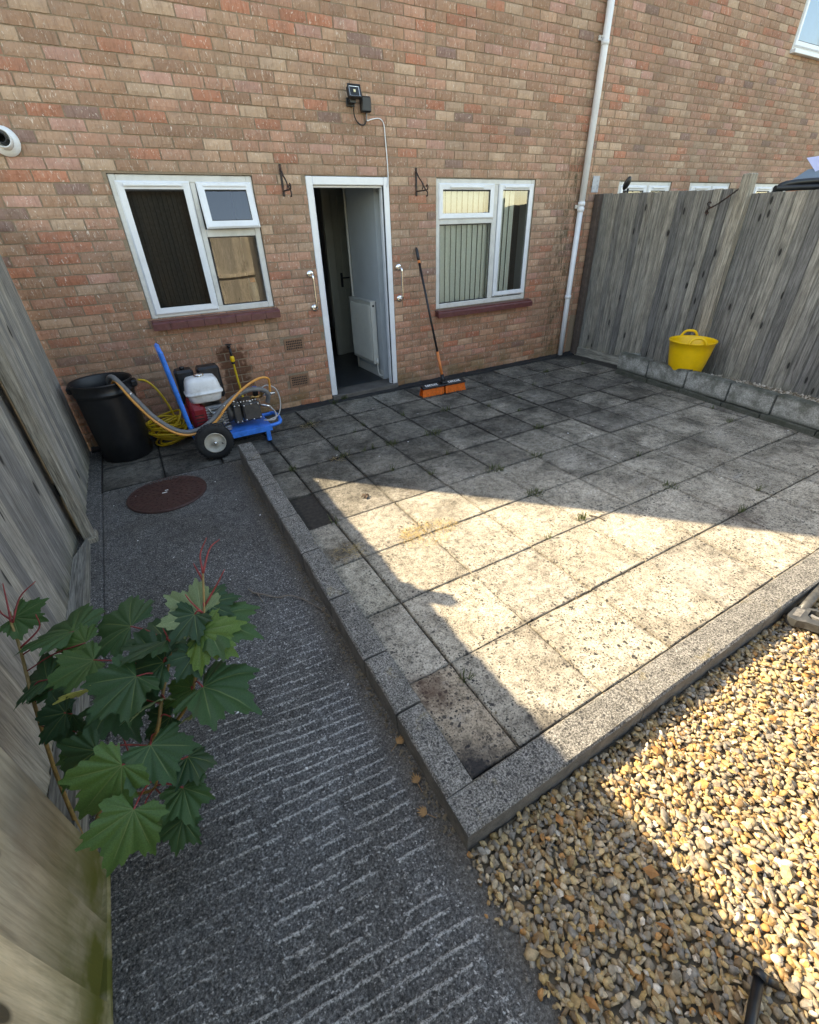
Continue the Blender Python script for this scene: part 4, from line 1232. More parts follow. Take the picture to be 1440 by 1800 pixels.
m = MB(); m.tube(spline([(1.715, -0.05, 2.61), (1.72, -0.03, 2.55), (1.75, -0.022, 2.50), (1.80, -0.022, 2.478), (1.835, -0.025, 2.50), (1.842, -0.03, 2.566)]), 0.0055, 8); m.build('lamp_cable', BLACKP, jb)
m = MB(); m.tube(spline([(1.845, -0.03, 2.565), (1.85, -0.02, 2.515), (1.90, -0.012, 2.525), (1.98, -0.012, 2.535), (2.025, -0.012, 2.50), (2.035, -0.012, 2.40), (2.045, -0.012, 2.25), (2.048, -0.012, 2.108), (2.045, -0.012, 2.06), (2.03, -0.010, 2.02)]), 0.0048, 8)
m.build('mains_cable', UPVC, jb)

# hanging-basket brackets
for (x, lab) in ((0.973, 'rusty iron basket bracket left of the doorway'), (2.372, 'dark iron basket bracket right of the doorway')):
    b = thing('basket_bracket', (x, 0, 2.0), lab, 'bracket', 'iron brackets beside the door')
    m = MB(); m.box(x-0.010, x+0.010, -0.014, -0.007, 1.945, 2.180, 0.002); m.build('back_bar', IRON, b)
    m = MB(); m.tube([(x, -0.012, 1.985), (x, -0.20, 1.985)], 0.0065, 8); m.tube(spline([(x, -0.20, 1.985), (x, -0.225, 1.99), (x, -0.232, 2.015), (x, -0.215, 2.025), (x, -0.20, 2.01)], 5), 0.0065, 8)
    m.tube(spline([(x, -0.20, 1.985), (x, -0.225, 1.965), (x, -0.222, 1.94), (x, -0.205, 1.937)], 5), 0.0065, 8); m.build('arm', IRON, b)
    m = MB(); m.tube(spline([(x, -0.014, 2.150), (x, -0.06, 2.10), (x, -0.12, 2.055), (x, -0.185, 1.992)], 5), 0.0065, 8); m.tube(spline([(x, -0.125, 2.05), (x, -0.14, 2.02), (x, -0.125, 1.995)], 5), 0.005, 8); m.build('brace', IRON, b)

# grab rails
for (x, lab) in ((1.120, 'chrome grab rail on the brick left of the doorway'), (2.128, 'chrome grab rail on the brick right of the doorway')):
    g = thing('grab_rail', (x, 0, 1.16), lab, 'grab rail', 'chrome grab rails beside the door')
    m = MB(); m.tube(spline([(x, -0.012, 1.312), (x, -0.050, 1.312), (x, -0.075, 1.300), (x, -0.082, 1.270), (x, -0.082, 1.155), (x, -0.082, 1.040), (x, -0.075, 1.015), (x, -0.050, 1.003), (x, -0.012, 1.003)], 5), 0.0125, 12); m.build('rail', CHROME, g)
    for z in (1.312, 1.003):
        m = MB(); m.lathe([(0.036, 0.0), (0.037, 0.004), (0.030, 0.011), (0.016, 0.014)], (x, -0.0065, z), (0, -1, 0), 20); m.build('rosette', CHROME, g)

# boiler flue at the left edge
fu = thing('flue', (-0.945, 0, 2.262), 'white round boiler flue on the wall at the left edge', 'flue')
m = MB(); m.lathe([(0.085, 0.0), (0.086, 0.012), (0.062, 0.024), (0.052, 0.03)], (-0.945, -0.006, 2.262), (0, -1, 0), 28); m.build('collar', UPVC, fu)
m = MB(); m.lathe([(0.052, 0.0), (0.052, 0.14), (0.046, 0.14), (0.046, 0.02)], (-0.945, -0.03, 2.262), (0, -1, 0), 28); m.build('outer_tube', UPVC, fu)
m = MB(); m.lathe([(0.030, 0.0), (0.030, 0.15), (0.024, 0.15), (0.024, 0.03), (0, 0.03)], (-0.945, -0.03, 2.262), (0, -1, 0), 22); m.build('inner_tube', BLACKP, fu)

# outside tap
tp = thing('outside_tap', (0.19, 0, 0.70), 'black outside tap with yellow hose connector on wet brick', 'tap')
m = MB(); m.tube([(0.19, 0, 0.73), (0.19, -0.05, 0.73)], 0.012, 10); m.tube(spline([(0.19, -0.04, 0.73), (0.19, -0.075, 0.725), (0.19, -0.085, 0.69), (0.19, -0.085, 0.668)], 4), 0.013, 10)
m.lathe([(0.016, 0.0), (0.018, 0.012), (0.014, 0.02)], (0.19, -0.05, 0.742), n=12); m.box(0.16, 0.22, -0.056, -0.044, 0.765, 0.776, 0.003); m.build('body', BLACKP, tp)
m = MB(); m.lathe([(0.018, 0.0), (0.021, 0.008), (0.021, 0.038), (0.017, 0.05), (0.012, 0.055)], (0.19, -0.085, 0.615), n=14); m.build('connector', YELM, tp)
m = MB(); m.lathe([(0.016, 0), (0.018, 0.01), (0.016, 0.02)], (0.19, -0.085, 0.594), n=14); m.build('collar', BLACKP, tp)

# ------------------------------------------------------------------ inside the windows
def blinds(x0, x1, z0, z1, y, mat, label, n, ang):
    b = thing('vertical_blind', ((x0+x1)/2, y, z0), label, 'blind')
    m = MB(); m.box(x0, x1, y-0.02, y+0.02, z1, z1+0.03, 0.003); m.build('head_rail', mat, b)
    for k in range(n):
        x = x0+(k+0.5)*(x1-x0)/n
        T = Matrix.Translation((x, y, 0)) @ Matrix.Rotation(ang+R.uniform(-.05, .05), 4, 'Z')
        w = (x1-x0)/n*0.56
        m = MB(); m.box(-w, w, -0.001, 0.001, z0+R.uniform(0, .006), z1, 0, T); m.build('slat', mat, b)
blinds(-0.33, 0.19, 1.07, 2.05, 0.15, BLINDD, 'dark vertical blind behind the left sash of the left window', 14, 0.5)
blinds(2.66, 3.80, 0.87, 2.06, 0.105, BLINDP, 'pale green vertical blind in the right window', 15, 0.25)
bo = thing('bottle', (0.585, 0.17, 1.05), 'grey bottle with orange cap on the left window sill inside', 'bottle')
m = MB(); m.lathe([(0.045, 0.0), (0.048, 0.01), (0.048, 0.17), (0.040, 0.20), (0.024, 0.215)], (0.585, 0.17, 1.055), n=18); m.build('body', BOTTLEM, bo)
m = MB(); m.lathe([(0.026, 0.215), (0.026, 0.245), (0.020, 0.25)], (0.585, 0.17, 1.055), n=14); m.build('cap', ORANGEP, bo)
# radiator in the hall
ra = thing('radiator', (1.96, 0.64, 0.2), 'white ribbed radiator on the hall wall inside the doorway', 'radiator')
m = MB(); m.box(1.925, 1.99, 0.34, 0.96, 0.235, 0.945, 0.006); m.build('body', RADM, ra)
for k in range(17):
    y = 0.385+k*0.033
    m = MB(); m.box(1.915, 1.926, y-0.010, y+0.010, 0.27, 0.91, 0.004); m.build('rib', RADM, ra)
m = MB(); m.box(1.918, 1.996, 0.345, 0.955, 0.946, 0.957, 0.002); m.build('grille', UPVC_OLD, ra)
m = MB(); m.lathe([(0.013, 0), (0.013, 0.004)], (1.957, 0.3395, 0.905), (0, -1, 0), 12); m.build('blank_plug', GASKET, ra)
m = MB(); m.lathe([(0.017, 0), (0.019, 0.03), (0.015, 0.07)], (1.957, 0.315, 0.235), n=12); m.tube(spline([(1.957, 0.315, 0.24), (1.957, 0.31, 0.16), (1.965, 0.29, 0.11), (1.995, 0.27, 0.10)], 4), 0.0085, 8); m.build('valve', RADM, ra)

# ------------------------------------------------------------------ pressure washer
pw = thing('pressure_washer', (-0.05, -0.56, 0), 'petrol pressure washer on a blue two-wheeled frame against the wall', 'pressure washer')
YC = -0.55
m = MB()
m.box(-0.33, 0.30, YC-0.20, YC+0.20, 0.115, 0.150, 0.004)
m.box(-0.33, 0.30, YC-0.204, YC-0.196, 0.100, 0.150, 0.002); m.box(-0.33, 0.30, YC+0.196, YC+0.204, 0.085, 0.150, 0.002)
m.box(0.235, 0.275, YC-0.202, YC-0.165, 0.004, 0.113, 0.004); m.box(0.22, 0.30, YC+0.150, YC+0.202, 0.004, 0.113, 0.004)
m.build('chassis', BLUE, pw)
m = MB()
for s in (-1, 1):
    y = YC+s*0.17
    m.tube(spline([(-0.10, y, 0.135), (-0.28, y, 0.135), (-0.35, y, 0.155), (-0.378, y, 0.22), (-0.40, y, 0.50), (-0.428, y, 0.87), (-0.430, y, 0.895)], 6), 0.019, 12)
m.tube(spline([(-0.430, YC-0.17, 0.880), (-0.434, YC-0.10, 0.91), (-0.434, YC, 0.915), (-0.434, YC+0.10, 0.91), (-0.430, YC+0.17, 0.880)], 5), 0.019, 12)
m.build('handle', BLUE, pw)
m = MB(); m.tube(spline([(0.24, YC-0.16, 0.135), (0.34, YC-0.16, 0.135), (0.395, YC-0.14, 0.145), (0.41, YC-0.06, 0.16), (0.41, YC+0.06, 0.16), (0.395, YC+0.14, 0.145), (0.34, YC+0.16, 0.135), (0.24, YC+0.16, 0.135)], 6), 0.017, 12); m.build('front_bar', BLUE, pw)
for yw in (-0.86, -0.24):
    o = -1 if yw < YC else 1
    cx, cz, r = -0.235, 0.155, 0.155
    m = MB(); prof = [(0.085, -0.04), (0.105, -0.046), (0.135, -0.044), (0.150, -0.034), (0.155, -0.018), (0.155, 0.018), (0.150, 0.034), (0.135, 0.044), (0.105, 0.046), (0.085, 0.04)]
    m.lathe(prof, (cx, yw, cz), (0, o, 0), 40, cap=False)
    for k in range(34):
        a = 2*math.pi*k/34
        T = Matrix.Translation((cx, yw, cz)) @ Matrix.Rotation(a, 4, 'Y')
        for s in (-1, 1): m.box(0.151, 0.1575, -0.003+s*0.017-0.013, -0.003+s*0.017+0.013, -0.009, 0.009, 0.002, T)
    wh = m.build('wheel', BLACKR, pw)
    m = MB(); m.lathe([(0.0, -0.03), (0.087, -0.03), (0.089, 0.043), (0.082, 0.045), (0.076, 0.030), (0.030, 0.026), (0.028, 0.036), (0.0, 0.036)], (cx, yw, cz), (0, o, 0), 32); m.build('rim', RIMM, wh)
    m = MB(); m.lathe([(0.017, 0.0), (0.016, 0.02), (0.008, 0.028), (0, 0.029)], (cx, yw+o*0.034, cz), (0, o, 0), 14); m.build('axle_nut', CHROME, wh)
    m = MB(); m.tube([(cx+0.052, yw+o*0.020, cz-0.016), (cx+0.060, yw+o*0.042, cz-0.02)], 0.0045, 8); m.build('valve', BLACKR, wh)
m = MB(); m.tube([(-0.235, -0.84, 0.155), (-0.235, -0.26, 0.155)], 0.012, 10); m.build('axle', ALU, pw)
# engine
m = MB()
m.box(-0.30, -0.04, YC-0.13, YC+0.13, 0.152, 0.20, 0.01)
m.box(-0.28, -0.06, YC-0.12, YC+0.12, 0.20, 0.40, 0.02)
for k in range(7): m.box(-0.27+0.0*k, -0.055, YC-0.15, YC-0.12, 0.235+k*0.024, 0.243+k*0.024, 0.002)
m.lathe([(0.075, 0), (0.075, 0.06), (0.05, 0.075)], (-0.06, YC-0.01, 0.285), (1, 0, 0), 20)
m.lathe([(0.028, 0), (0.028, 0.03), (0.018, 0.034)], (-0.16, YC-0.125, 0.33), (0, -1, 0), 14)
m.lathe([(0.018, 0), (0.018, 0.03), (0.010, 0.034)], (-0.10, YC-0.125, 0.24), (0, -1, 0), 12)
m.tube(spline([(-0.2, YC-0.15, 0.40), (-0.17, YC-0.165, 0.34), (-0.12, YC-0.16, 0.30), (-0.09, YC-0.15, 0.36)], 5), 0.006, 8)
m.build('engine_block', ALU, pw)
m = MB(); m.lathe([(0.155, 0.0), (0.158, 0.06), (0.145, 0.085), (0.10, 0.10), (0.085, 0.102)], (-0.255, YC-0.01, 0.335), (-1, 0, 0), 32); m.lathe([(0.085, 0.10), (0.083, 0.118), (0.05, 0.125), (0.0, 0.126)], (-0.255, YC-0.01, 0.335), (-1, 0, 0), 28)
m.box(-0.335, -0.22, YC-0.165, YC-0.02, 0.20, 0.42, 0.02); cow = m.build('recoil_cowl', REDM, pw)
for k in range(5):
    m = MB(); m.box(-0.322, -0.25, YC-0.1685, YC-0.164, 0.23+k*0.03, 0.238+k*0.03); m.build('slot', GASKET, cow)
def tank(x0, x1, y0, y1, z0, z1):
    cx, cy = (x0+x1)/2, (y0+y1)/2; hx, hy = (x1-x0)/2, (y1-y0)/2
    V, F = [], []; n = 32
    def ring(sx, sy, z, e):
        for k in range(n):
            a = 2*math.pi*k/n; c, s_ = math.cos(a), math.sin(a)
            V.append((cx+hx*sx*math.copysign(abs(c)**e, c), cy+hy*sy*math.copysign(abs(s_)**e, s_), z))
    e = 0.42
    L = [(0.70, 0.70, z0), (0.82, 0.82, z0+0.012), (0.90, 0.90, z0+0.06), (0.93, 0.93, z0+0.072), (1.0, 1.0, z0+0.074), (1.0, 1.0, z0+0.086), (0.94, 0.94, z0+0.088), (0.92, 0.92, z0+0.11), (0.84, 0.85, z1-0.035), (0.74, 0.76, z1-0.010), (0.5, 0.5, z1)]
    for (a, b, z) in L: ring(a, b, z, e)
    for i in range(len(L)-1):
        for k in range(n): F.append((i*n+k, i*n+(k+1) % n, (i+1)*n+(k+1) % n, (i+1)*n+k))
    F.append(tuple(reversed(range(n)))); F.append(tuple((len(L)-1)*n+k for k in range(n)))
    mb = MB(); mb.add(V, F, True); return mb
tk = tank(-0.345, -0.035, YC-0.165, YC+0.06, 0.445, 0.655).build('fuel_tank', TANKM, pw)
m = MB(); m.lathe([(0.036, 0), (0.040, 0.006), (0.040, 0.022), (0.034, 0.030), (0.0, 0.031)], (-0.195, YC-0.06, 0.648), n=20)
for k in range(10):
    a = k*math.pi/5; m.box(-0.195+0.038*math.cos(a)-.004, -0.195+0.038*math.cos(a)+.004, YC-0.06+0.038*math.sin(a)-.004, YC-0.06+0.038*math.sin(a)+.004, 0.652, 0.672)
m.build('fuel_cap', CHROME, tk)
def on_tank(x, z, o=0.002): return (x, YC-0.165*0.995+ (z-0.53)*0.12-o, z)
m = MB(); P = [(-0.235, 0.545), (-0.135, 0.545), (-0.135, 0.585), (-0.235, 0.585)]
m.add([(x, -0.7035+(z-0.545)*0.205, z) for x, z in P], [(0, 1, 2, 3)]); m.build('sticker', STICKER, tk, recalc=False)
m = MB()
for (x, w) in ((-0.225, .018), (-0.202, .012), (-0.186, .02), (-0.160, .012)): m.add([(a, -0.7050+(z-0.545)*0.205, z) for a, z in ((x, .567), (x+w, .567), (x+w, .577), (x, .577))], [(0, 1, 2, 3)])
m.add([(a, -0.7050+(z-0.545)*0.205, z) for a, z in ((-.21, .551), (-.19, .551), (-.19, .560), (-.21, .560))], [(0, 1, 2, 3)])
m.build('sticker_print', GASKET, tk, recalc=False)
m = MB(); m.box(-0.37, -0.22, YC+0.02, YC+0.17, 0.40, 0.70, 0.02); m.lathe([(0.02, 0), (0.02, 0.02), (0.014, 0.024)], (-0.30, YC+0.08, 0.70), n=12); m.build('air_filter', BLACKP, pw)
m = MB(); m.box(-0.19, -0.005, YC+0.03, YC+0.17, 0.42, 0.70, 0.018); m.build('silencer', BLACKP, pw)
# pump
m = MB()
m.box(0.005, 0.075, YC-0.115, YC+0.10, 0.19, 0.385, 0.012)
m.box(0.085, 0.245, YC-0.135, YC+0.08, 0.205, 0.375, 0.016)
m.lathe([(0.085, 0), (0.085, 0.06)], (-0.05, YC-0.01, 0.285), (1, 0, 0), 20)
pump = m.build('pump', PUMPM, pw)
m = MB()
for (x, z) in ((0.10, 0.225), (0.165, 0.218), (0.228, 0.225), (0.10, 0.355), (0.165, 0.362), (0.228, 0.355), (0.022, 0.21), (0.022, 0.36), (0.06, 0.21), (0.06, 0.36)):
    m.lathe([(0.0085, 0), (0.0085, 0.008), (0.005, 0.010)], (x, YC-0.134 if x > 0.08 else YC-0.114, z), (0, -1, 0), 8)
for k in range(7): m.lathe([(0.008, 0), (0.008, 0.012), (0.005, 0.014)], (0.06+k*0.027, YC-0.09, 0.374), n=8)
m.lathe([(0.016, 0), (0.016, 0.012), (0.0, 0.013)], (0.03, YC-0.06, 0.384), n=12); m.lathe([(0.018, 0), (0.018, 0.012), (0.0, 0.013)], (0.165, YC-0.10, 0.374), n=12)
m.build('bolt', CHROME, pump)
m = MB(); m.tube([(0.19, YC-0.03, 0.385), (0.30, YC-0.03, 0.385)], 0.015, 10); m.lathe([(0.014, 0), (0.014, 0.03)], (0.26, YC-0.03, 0.38), n=10); m.tube([(0.30, YC-0.03, 0.40), (0.30, YC-0.03, 0.45)], 0.012, 10); m.build('valve_body', BRASS, pump)
m = MB(); m.tube([(0.30, YC-0.03, 0.395), (0.42, YC-0.05, 0.395)], 0.011, 10); m.lathe([(0.017, 0), (0.017, 0.02)], (0.33, YC-0.034, 0.395), (1, 0, 0), 8); m.lathe([(0.015, 0), (0.015, 0.015)], (0.375, YC-0.042, 0.395), (1, 0, 0), 8); m.build('outlet', CHROME, pump)
m = MB(); m.tube([(0.24, YC-0.05, 0.31), (0.31, YC-0.05, 0.30), (0.35, YC-0.07, 0.28)], 0.011, 8); m.build('inlet', CHROME, pump)
m = MB(); m.lathe([(0.026, 0), (0.026, 0.055), (0.022, 0.06)], (0.245, YC-0.03, 0.402), n=16); reg = m.build('regulator', BLACKP, pump)
m = MB(); m.lathe([(0.023, 0), (0.024, 0.015), (0.018, 0.022), (0, 0.022)], (0.245, YC-0.03, 0.461), n=16); m.build('regulator_cap', CAPBLUE, reg)
m = MB(); m.tube(spline([(0.34, YC-0.07, 0.29), (0.38, YC-0.09, 0.22), (0.35, YC-0.12, 0.17), (0.25, YC-0.14, 0.19)], 6), 0.007, 8); m.tube(spline([(0.28, YC-0.03, 0.44), (0.36, YC-0.02, 0.47), (0.44, YC-0.03, 0.42), (0.45, YC-0.06, 0.30), (0.40, YC-0.10, 0.20), (0.30, YC-0.13, 0.18)], 8), 0.006, 8); m.build('bypass_hose', CLEARH, pump)

# hoses
h = thing('suction_hose', (-0.3, -0.72, 0), 'thick grey suction hose looping from the bin to the pump', 'hose')
m = MB(); m.tube(spline([(-0.86, -0.34, 0.50), (-0.865, -0.38, 0.66), (-0.82, -0.46, 0.715), (-0.74, -0.58, 0.60), (-0.62, -0.70, 0.40), (-0.48, -0.77, 0.275), (-0.33, -0.78, 0.255), (-0.18, -0.76, 0.32), (-0.05, -0.74, 0.42), (0.12, -0.70, 0.485), (0.26, -0.68, 0.48), (0.34, -0.66, 0.42), (0.33, -0.62, 0.33)], 10), 0.021, 14); m.build('tube', GHOSE, h)
m = MB()
for p in ((-0.735, -0.585, 0.592), (-0.60, -0.712, 0.375), (-0.07, -0.743, 0.405)): m.lathe([(0.0225, -0.005), (0.0235, 0), (0.0225, 0.005)], p, (0.6, -0.3, -0.7), 12)
m.build('clip', CHROME, h)
h2 = thing('orange_hose', (-0.3, -0.76, 0), 'thin orange hose strapped along the grey suction hose', 'hose')
m = MB(); m.tube(spline([(-0.85, -0.42, 0.64), (-0.81, -0.50, 0.69), (-0.74, -0.63, 0.56), (-0.63, -0.735, 0.385), (-0.49, -0.80, 0.262), (-0.34, -0.812, 0.238), (-0.18, -0.795, 0.30), (-0.05, -0.775, 0.41), (0.12, -0.73, 0.52), (0.27, -0.70, 0.575), (0.36, -0.67, 0.56), (0.375, -0.64, 0.50), (0.372, -0.62, 0.42)], 10), 0.0105, 10); m.build('tube', OHOSE, h2)
yh = thing('yellow_hose', (-0.5, -0.2, 0), 'yellow garden hose coiled on the slabs between bin and washer', 'hose')
pts = []
rg = random.Random(5)
for k in range(15):
    cx = -0.545+rg.uniform(-.03, .03); cy = -0.24+rg.uniform(-.03, .03); r1 = rg.uniform(.10, .165); tl = rg.uniform(-.25, .25); t2 = rg.uniform(-.2, .2)
    zc = 0.02+k*0.0135
    for q in range(8):
        a = 2*math.pi*q/8
        pts.append((cx+r1*math.cos(a), cy+r1*0.85*math.sin(a), max(0.012, zc+0.03+r1*(tl*math.cos(a)+t2*math.sin(a)))))
m = MB(); m.tube(spline(pts, 3), 0.0095, 8)
m.tube(spline([(0.19, -0.085, 0.60), (0.195, -0.085, 0.45), (0.20, -0.10, 0.25), (0.16, -0.13, 0.06), (0.0, -0.14, 0.014), (-0.2, -0.15, 0.012), (-0.36, -0.2, 0.014), (-0.42, -0.24, 0.03)], 8), 0.0105, 10)
m.tube(spline([(-0.66, -0.16, 0.60), (-0.60, -0.17, 0.58), (-0.54, -0.19, 0.50), (-0.49, -0.21, 0.36), (-0.47, -0.22, 0.22), (-0.50, -0.22, 0.10)], 6), 0.0095, 8)
m.build('tube', YHOSE, yh)

# water butt / bin
bn = thing('water_bin', (-0.925, -0.305, 0), 'tall black plastic water bin in the corner by the left fence', 'bin')
m = MB(); m.lathe([(0.0, 0.004), (0.192, 0.004), (0.200, 0.012), (0.209, 0.24), (0.217, 0.46), (0.220, 0.56), (0.221, 0.575), (0.231, 0.580), (0.231, 0.60), (0.227, 0.605), (0.231, 0.66), (0.237, 0.668), (0.237, 0.676), (0.231, 0.680), (0.222, 0.668), (0.216, 0.58), (0.194, 0.03), (0.0, 0.03)], (-0.925, -0.305, 0), n=44); m.build('body', BLACKP, bn)
for (dx, dy) in ((0.228, -0.03), (-0.228, 0.03)):
    T = Matrix.Translation((-0.925+dx, -0.305+dy, 0.625)); m = MB(); m.box(-0.018, 0.03, -0.06, 0.06, -0.025, 0.028, 0.01, T) if dx > 0 else m.box(-0.03, 0.018, -0.06, 0.06, -0.025, 0.028, 0.01, T); m.build('handle', BLACKP, bn)
m = MB(); m.lathe([(0.0, 0.40), (0.212, 0.40)], (-0.925, -0.305, 0), n=44); m.build('water', plain('dark_water', (0.008, 0.011, 0.015), 0.08, 0, 0.0, 5, 0.0), bn)

# manhole cover
mc = thing('manhole_cover', (-0.70, -1.29, 0), 'round brown ribbed manhole cover in the concrete path', 'manhole cover')
zc = zpath(-1.29)
m = MB(); m.lathe([(0.285, -0.02), (0.285, 0.004), (0.272, 0.006), (0.270, 0.002)], (-0.70, -1.29, zc), n=48); m.build('rim', MANHM, mc)
m = MB(); m.lathe([(0.268, -0.02), (0.268, 0.003)], (-0.70, -1.29, zc), n=48)
for rr, nn in ((0.06, 10), (0.10, 16), (0.14, 24), (0.18, 30), (0.22, 36), (0.25, 42)):
    for k in range(nn):
        T = Matrix.Translation((-0.70, -1.29, zc)) @ Matrix.Rotation(2*math.pi*k/nn+rr*7, 4, 'Z')
        m.box(rr-0.010, rr+0.010, -0.005, 0.005, 0.003, 0.0065, 0, T)
m.build('cover', MANHM, mc)
m = MB(); m.box(-0.715, -0.690, -1.255, -1.250, zc+0.006, zc+0.011); m.box(-0.735, -0.700, -1.29, -1.284, zc+0.006, zc+0.011); m.build('chip', WHITEM, mc)

# ------------------------------------------------------------------ broom
br = thing('broom', (2.38, -0.45, 0), 'stiff orange broom leaning on the wall right of the door', 'broom')
hb = Vector((2.405, -0.475, 0)); hdir = Vector((1, -0.045, 0)).normalized(); hn = Vector((-hdir.y, hdir.x, 0))
T = Matrix(((hdir.x, hn.x, 0, hb.x), (hdir.y, hn.y, 0, hb.y), (0, 0, 1, 0), (0, 0, 0, 1)))
T2 = T @ Matrix.Rotation(math.radians(12), 4, 'X')
m = MB(); m.box(-0.295, 0.295, -0.040, 0.040, 0.096, 0.122, 0.008, T2); hd = m.build('head', BLACKP, br)
m = MB(); m.box(-0.035, 0.035, -0.035, 0.035, 0.122, 0.150, 0.008, T2); m.tube([T2 @ Vector((0, 0.005, 0.13)), T2 @ Vector((0, 0.055, 0.20))], 0.022, 12); m.build('socket', BLACKP, hd)
m = MB()
rg = random.Random(9)
for i in range(46):
    for j in range(6):
        x = -0.285+0.57*(i+rg.uniform(.2, .8))/46; y = -0.034+0.068*(j+0.5)/6
        if abs(x) < 0.010: continue
        sx = x*1.035+(0.008 if x > 0 else -0.008)*0+rg.uniform(-.004, .004)
        fy = y*1.7+rg.uniform(-.006, .006)
        w = 0.0052
        tp0 = T2 @ Vector((x, y, 0.097)); bt = T @ Vector((sx, fy-0.012, 0.003))
        m.add([tp0+hdir*-w, tp0+hdir*w, tp0+hn*w, bt-hdir*w*1.15, bt+hdir*w*1.15, bt+hn*w*1.15], [(0, 1, 4, 3), (1, 2, 5, 4), (2, 0, 3, 5), (3, 4, 5)])
m.build('bristles', ORANGE, br)
hp0 = T2 @ Vector((0, 0.045, 0.19)); hp1 = Vector((2.345, -0.028, 1.49))
ax = (hp1-hp0)
m = MB(); m.tube([hp0, hp0+ax*0.20], 0.0165, 12); m.build('lower_sleeve', ORANGEP, br)
m = MB(); m.tube([hp0+ax*0.20, hp0+ax*0.90], 0.0125, 12); m.build('handle', BLACKP, br)
m = MB(); m.tube([hp0+ax*0.885, hp0+ax*0.905], 0.0165, 12); m.build('ring', ORANGEP, br)
m = MB(); m.tube([hp0+ax*0.905, hp0+ax*0.93, hp0+ax*0.985, hp0+ax*1.0], [0.0145, 0.017, 0.016, 0.009], 12); m.build('grip', BLACKP, br)
m = MB()     # worn white lettering, no longer readable
for side in (-1, 1):
    x = -0.245 if side < 0 else 0.065
    for k in range(6):
        w = [0.022, 0.016, 0.026, 0.020, 0.024, 0.018][k]
        a, b, c, d = -0.020, 0.020, x, x+w
        if k in (0, 3): quads = [(c, d, a, a+.012), (c, c+.008, a+.012, b), (c+.008, d, b-.010, b)]
        elif k in (1, 4): quads = [(c, c+.008, a, b), (d-.007, d, a, b), (c+.008, d-.007, -.004, .006)]
        else: quads = [(c, d, b-.012, b), (c, c+.009, a, b-.012), (c+.009, d, a, a+.010)]
        for (p, q, e, f) in quads: m.add([T2 @ Vector(v) for v in ((p, e, .1232), (q, e, .1232), (q, f, .1232), (p, f, .1232))], [(0, 1, 2, 3)])
        x += w+0.007
m.build('lettering', WHITEM, hd, recalc=False)

# ------------------------------------------------------------------ yellow tub
tb = thing('flexible_tub', (4.79, -1.92, 0.16), 'bright yellow flexible tub standing in the raised bed', 'tub')
bx, by, bz = 4.775, -1.925, 0.162
m = MB(); m.lathe([(0.0, 0.0), (0.152, 0.0), (0.162, 0.008), (0.190, 0.13), (0.215, 0.27), (0.229, 0.352), (0.239, 0.356), (0.240, 0.369), (0.231, 0.372), (0.223, 0.356), (0.207, 0.27), (0.158, 0.02), (0.0, 0.016)], (bx, by, bz), n=44); m.build('body', YELM, tb)
for a in (math.radians(222), math.radians(42)):
    c, s = math.cos(a), math.sin(a); tx, ty = -s, c
    pts = []
    for k in range(9):
        t = -1+2*k/8
        hh = 0.358+0.066*(1-abs(t)**3.2); rr = 0.232-0.006*(1-t*t)
        pts.append((bx+c*rr+tx*t*0.085, by+s*rr+ty*t*0.085, bz+hh))
    m = MB(); m.tube(spline(pts, 4), 0.0135, 10); m.build('handle', YELM, tb)

# basket hook on the right fence post
hk = thing('basket_hook', (5.02, -1.79, 1.80), 'dark twisted iron hook on the right fence post', 'hook')
m = MB(); m.tube(spline([(5.022, -1.795, 1.90), (5.02, -1.72, 1.845), (5.035, -1.62, 1.785), (5.03, -1.56, 1.755)], 6), 0.0075, 8)
for sg in (1, -1):
    m.tube(spline([(5.03, -1.56, 1.755), (5.03, -1.53, 1.755+sg*0.018), (5.03, -1.515, 1.755+sg*0.04), (5.03, -1.535, 1.755+sg*0.052), (5.03, -1.55, 1.755+sg*0.04)], 4), 0.0065, 8)
m.build('iron', IRON, hk)
# things showing over the right fence
sp = thing('solar_lamp', (5.15, -0.32, 1.95), 'black oval garden lamp head peeping over the right fence', 'lamp')
T = Matrix.Translation((5.24, -0.30, 2.055)) @ Matrix.Rotation(math.radians(25), 4, 'X')
m = MB(); bm_v, bm_f = ico(3)
m.add([T @ Vector((v[0]*0.045, v[1]*0.03, v[2]*0.075)) for v in bm_v], [tuple(f) for f in bm_f], True); m.build('head', BLACKP, sp)
m = MB(); m.tube([(5.24, -0.33, 2.0), (5.24, -0.36, 1.4), (5.24, -0.36, -0.4)], 0.012, 8); m.build('stake', BLACKP, sp)
cv = thing('covered_swing', (7.2, -1.75, 0), 'lilac covered garden seat behind the right fence', 'garden seat')
m = MB(); m.tube(spline([(6.35, -1.45, -0.4), (6.35, -1.45, 1.55), (6.38, -1.47, 1.90), (6.6, -1.58, 1.985), (7.4, -2.0, 1.99)], 5), 0.03, 10); m.tube([(6.7, -1.75, 1.86), (7.6, -2.2, 1.88)], 0.05, 10); m.tube([(8.6, -2.6, -0.4), (8.6, -2.6, 1.95)], 0.03, 10); m.tube([(6.35, -1.47, 1.93), (8.6, -2.6, 1.95)], 0.03, 10); m.build('frame', BLACKP, cv)
m = MB(); m.prism([(6.55, -1.50, 1.99), (7.0, -1.80, 2.0), (7.0, -1.45, 2.12)], (0.30, -0.16, 0.04)); m.build('valance', GREYC, cv)
m = MB(); m.prism([(6.92, -1.66, 2.02), (8.7, -2.6, 2.02), (8.9, -2.0, 2.42), (7.2, -1.35, 2.22)], (0.0, 0.05, 0.03)); m.build('canopy', LILAC, cv)

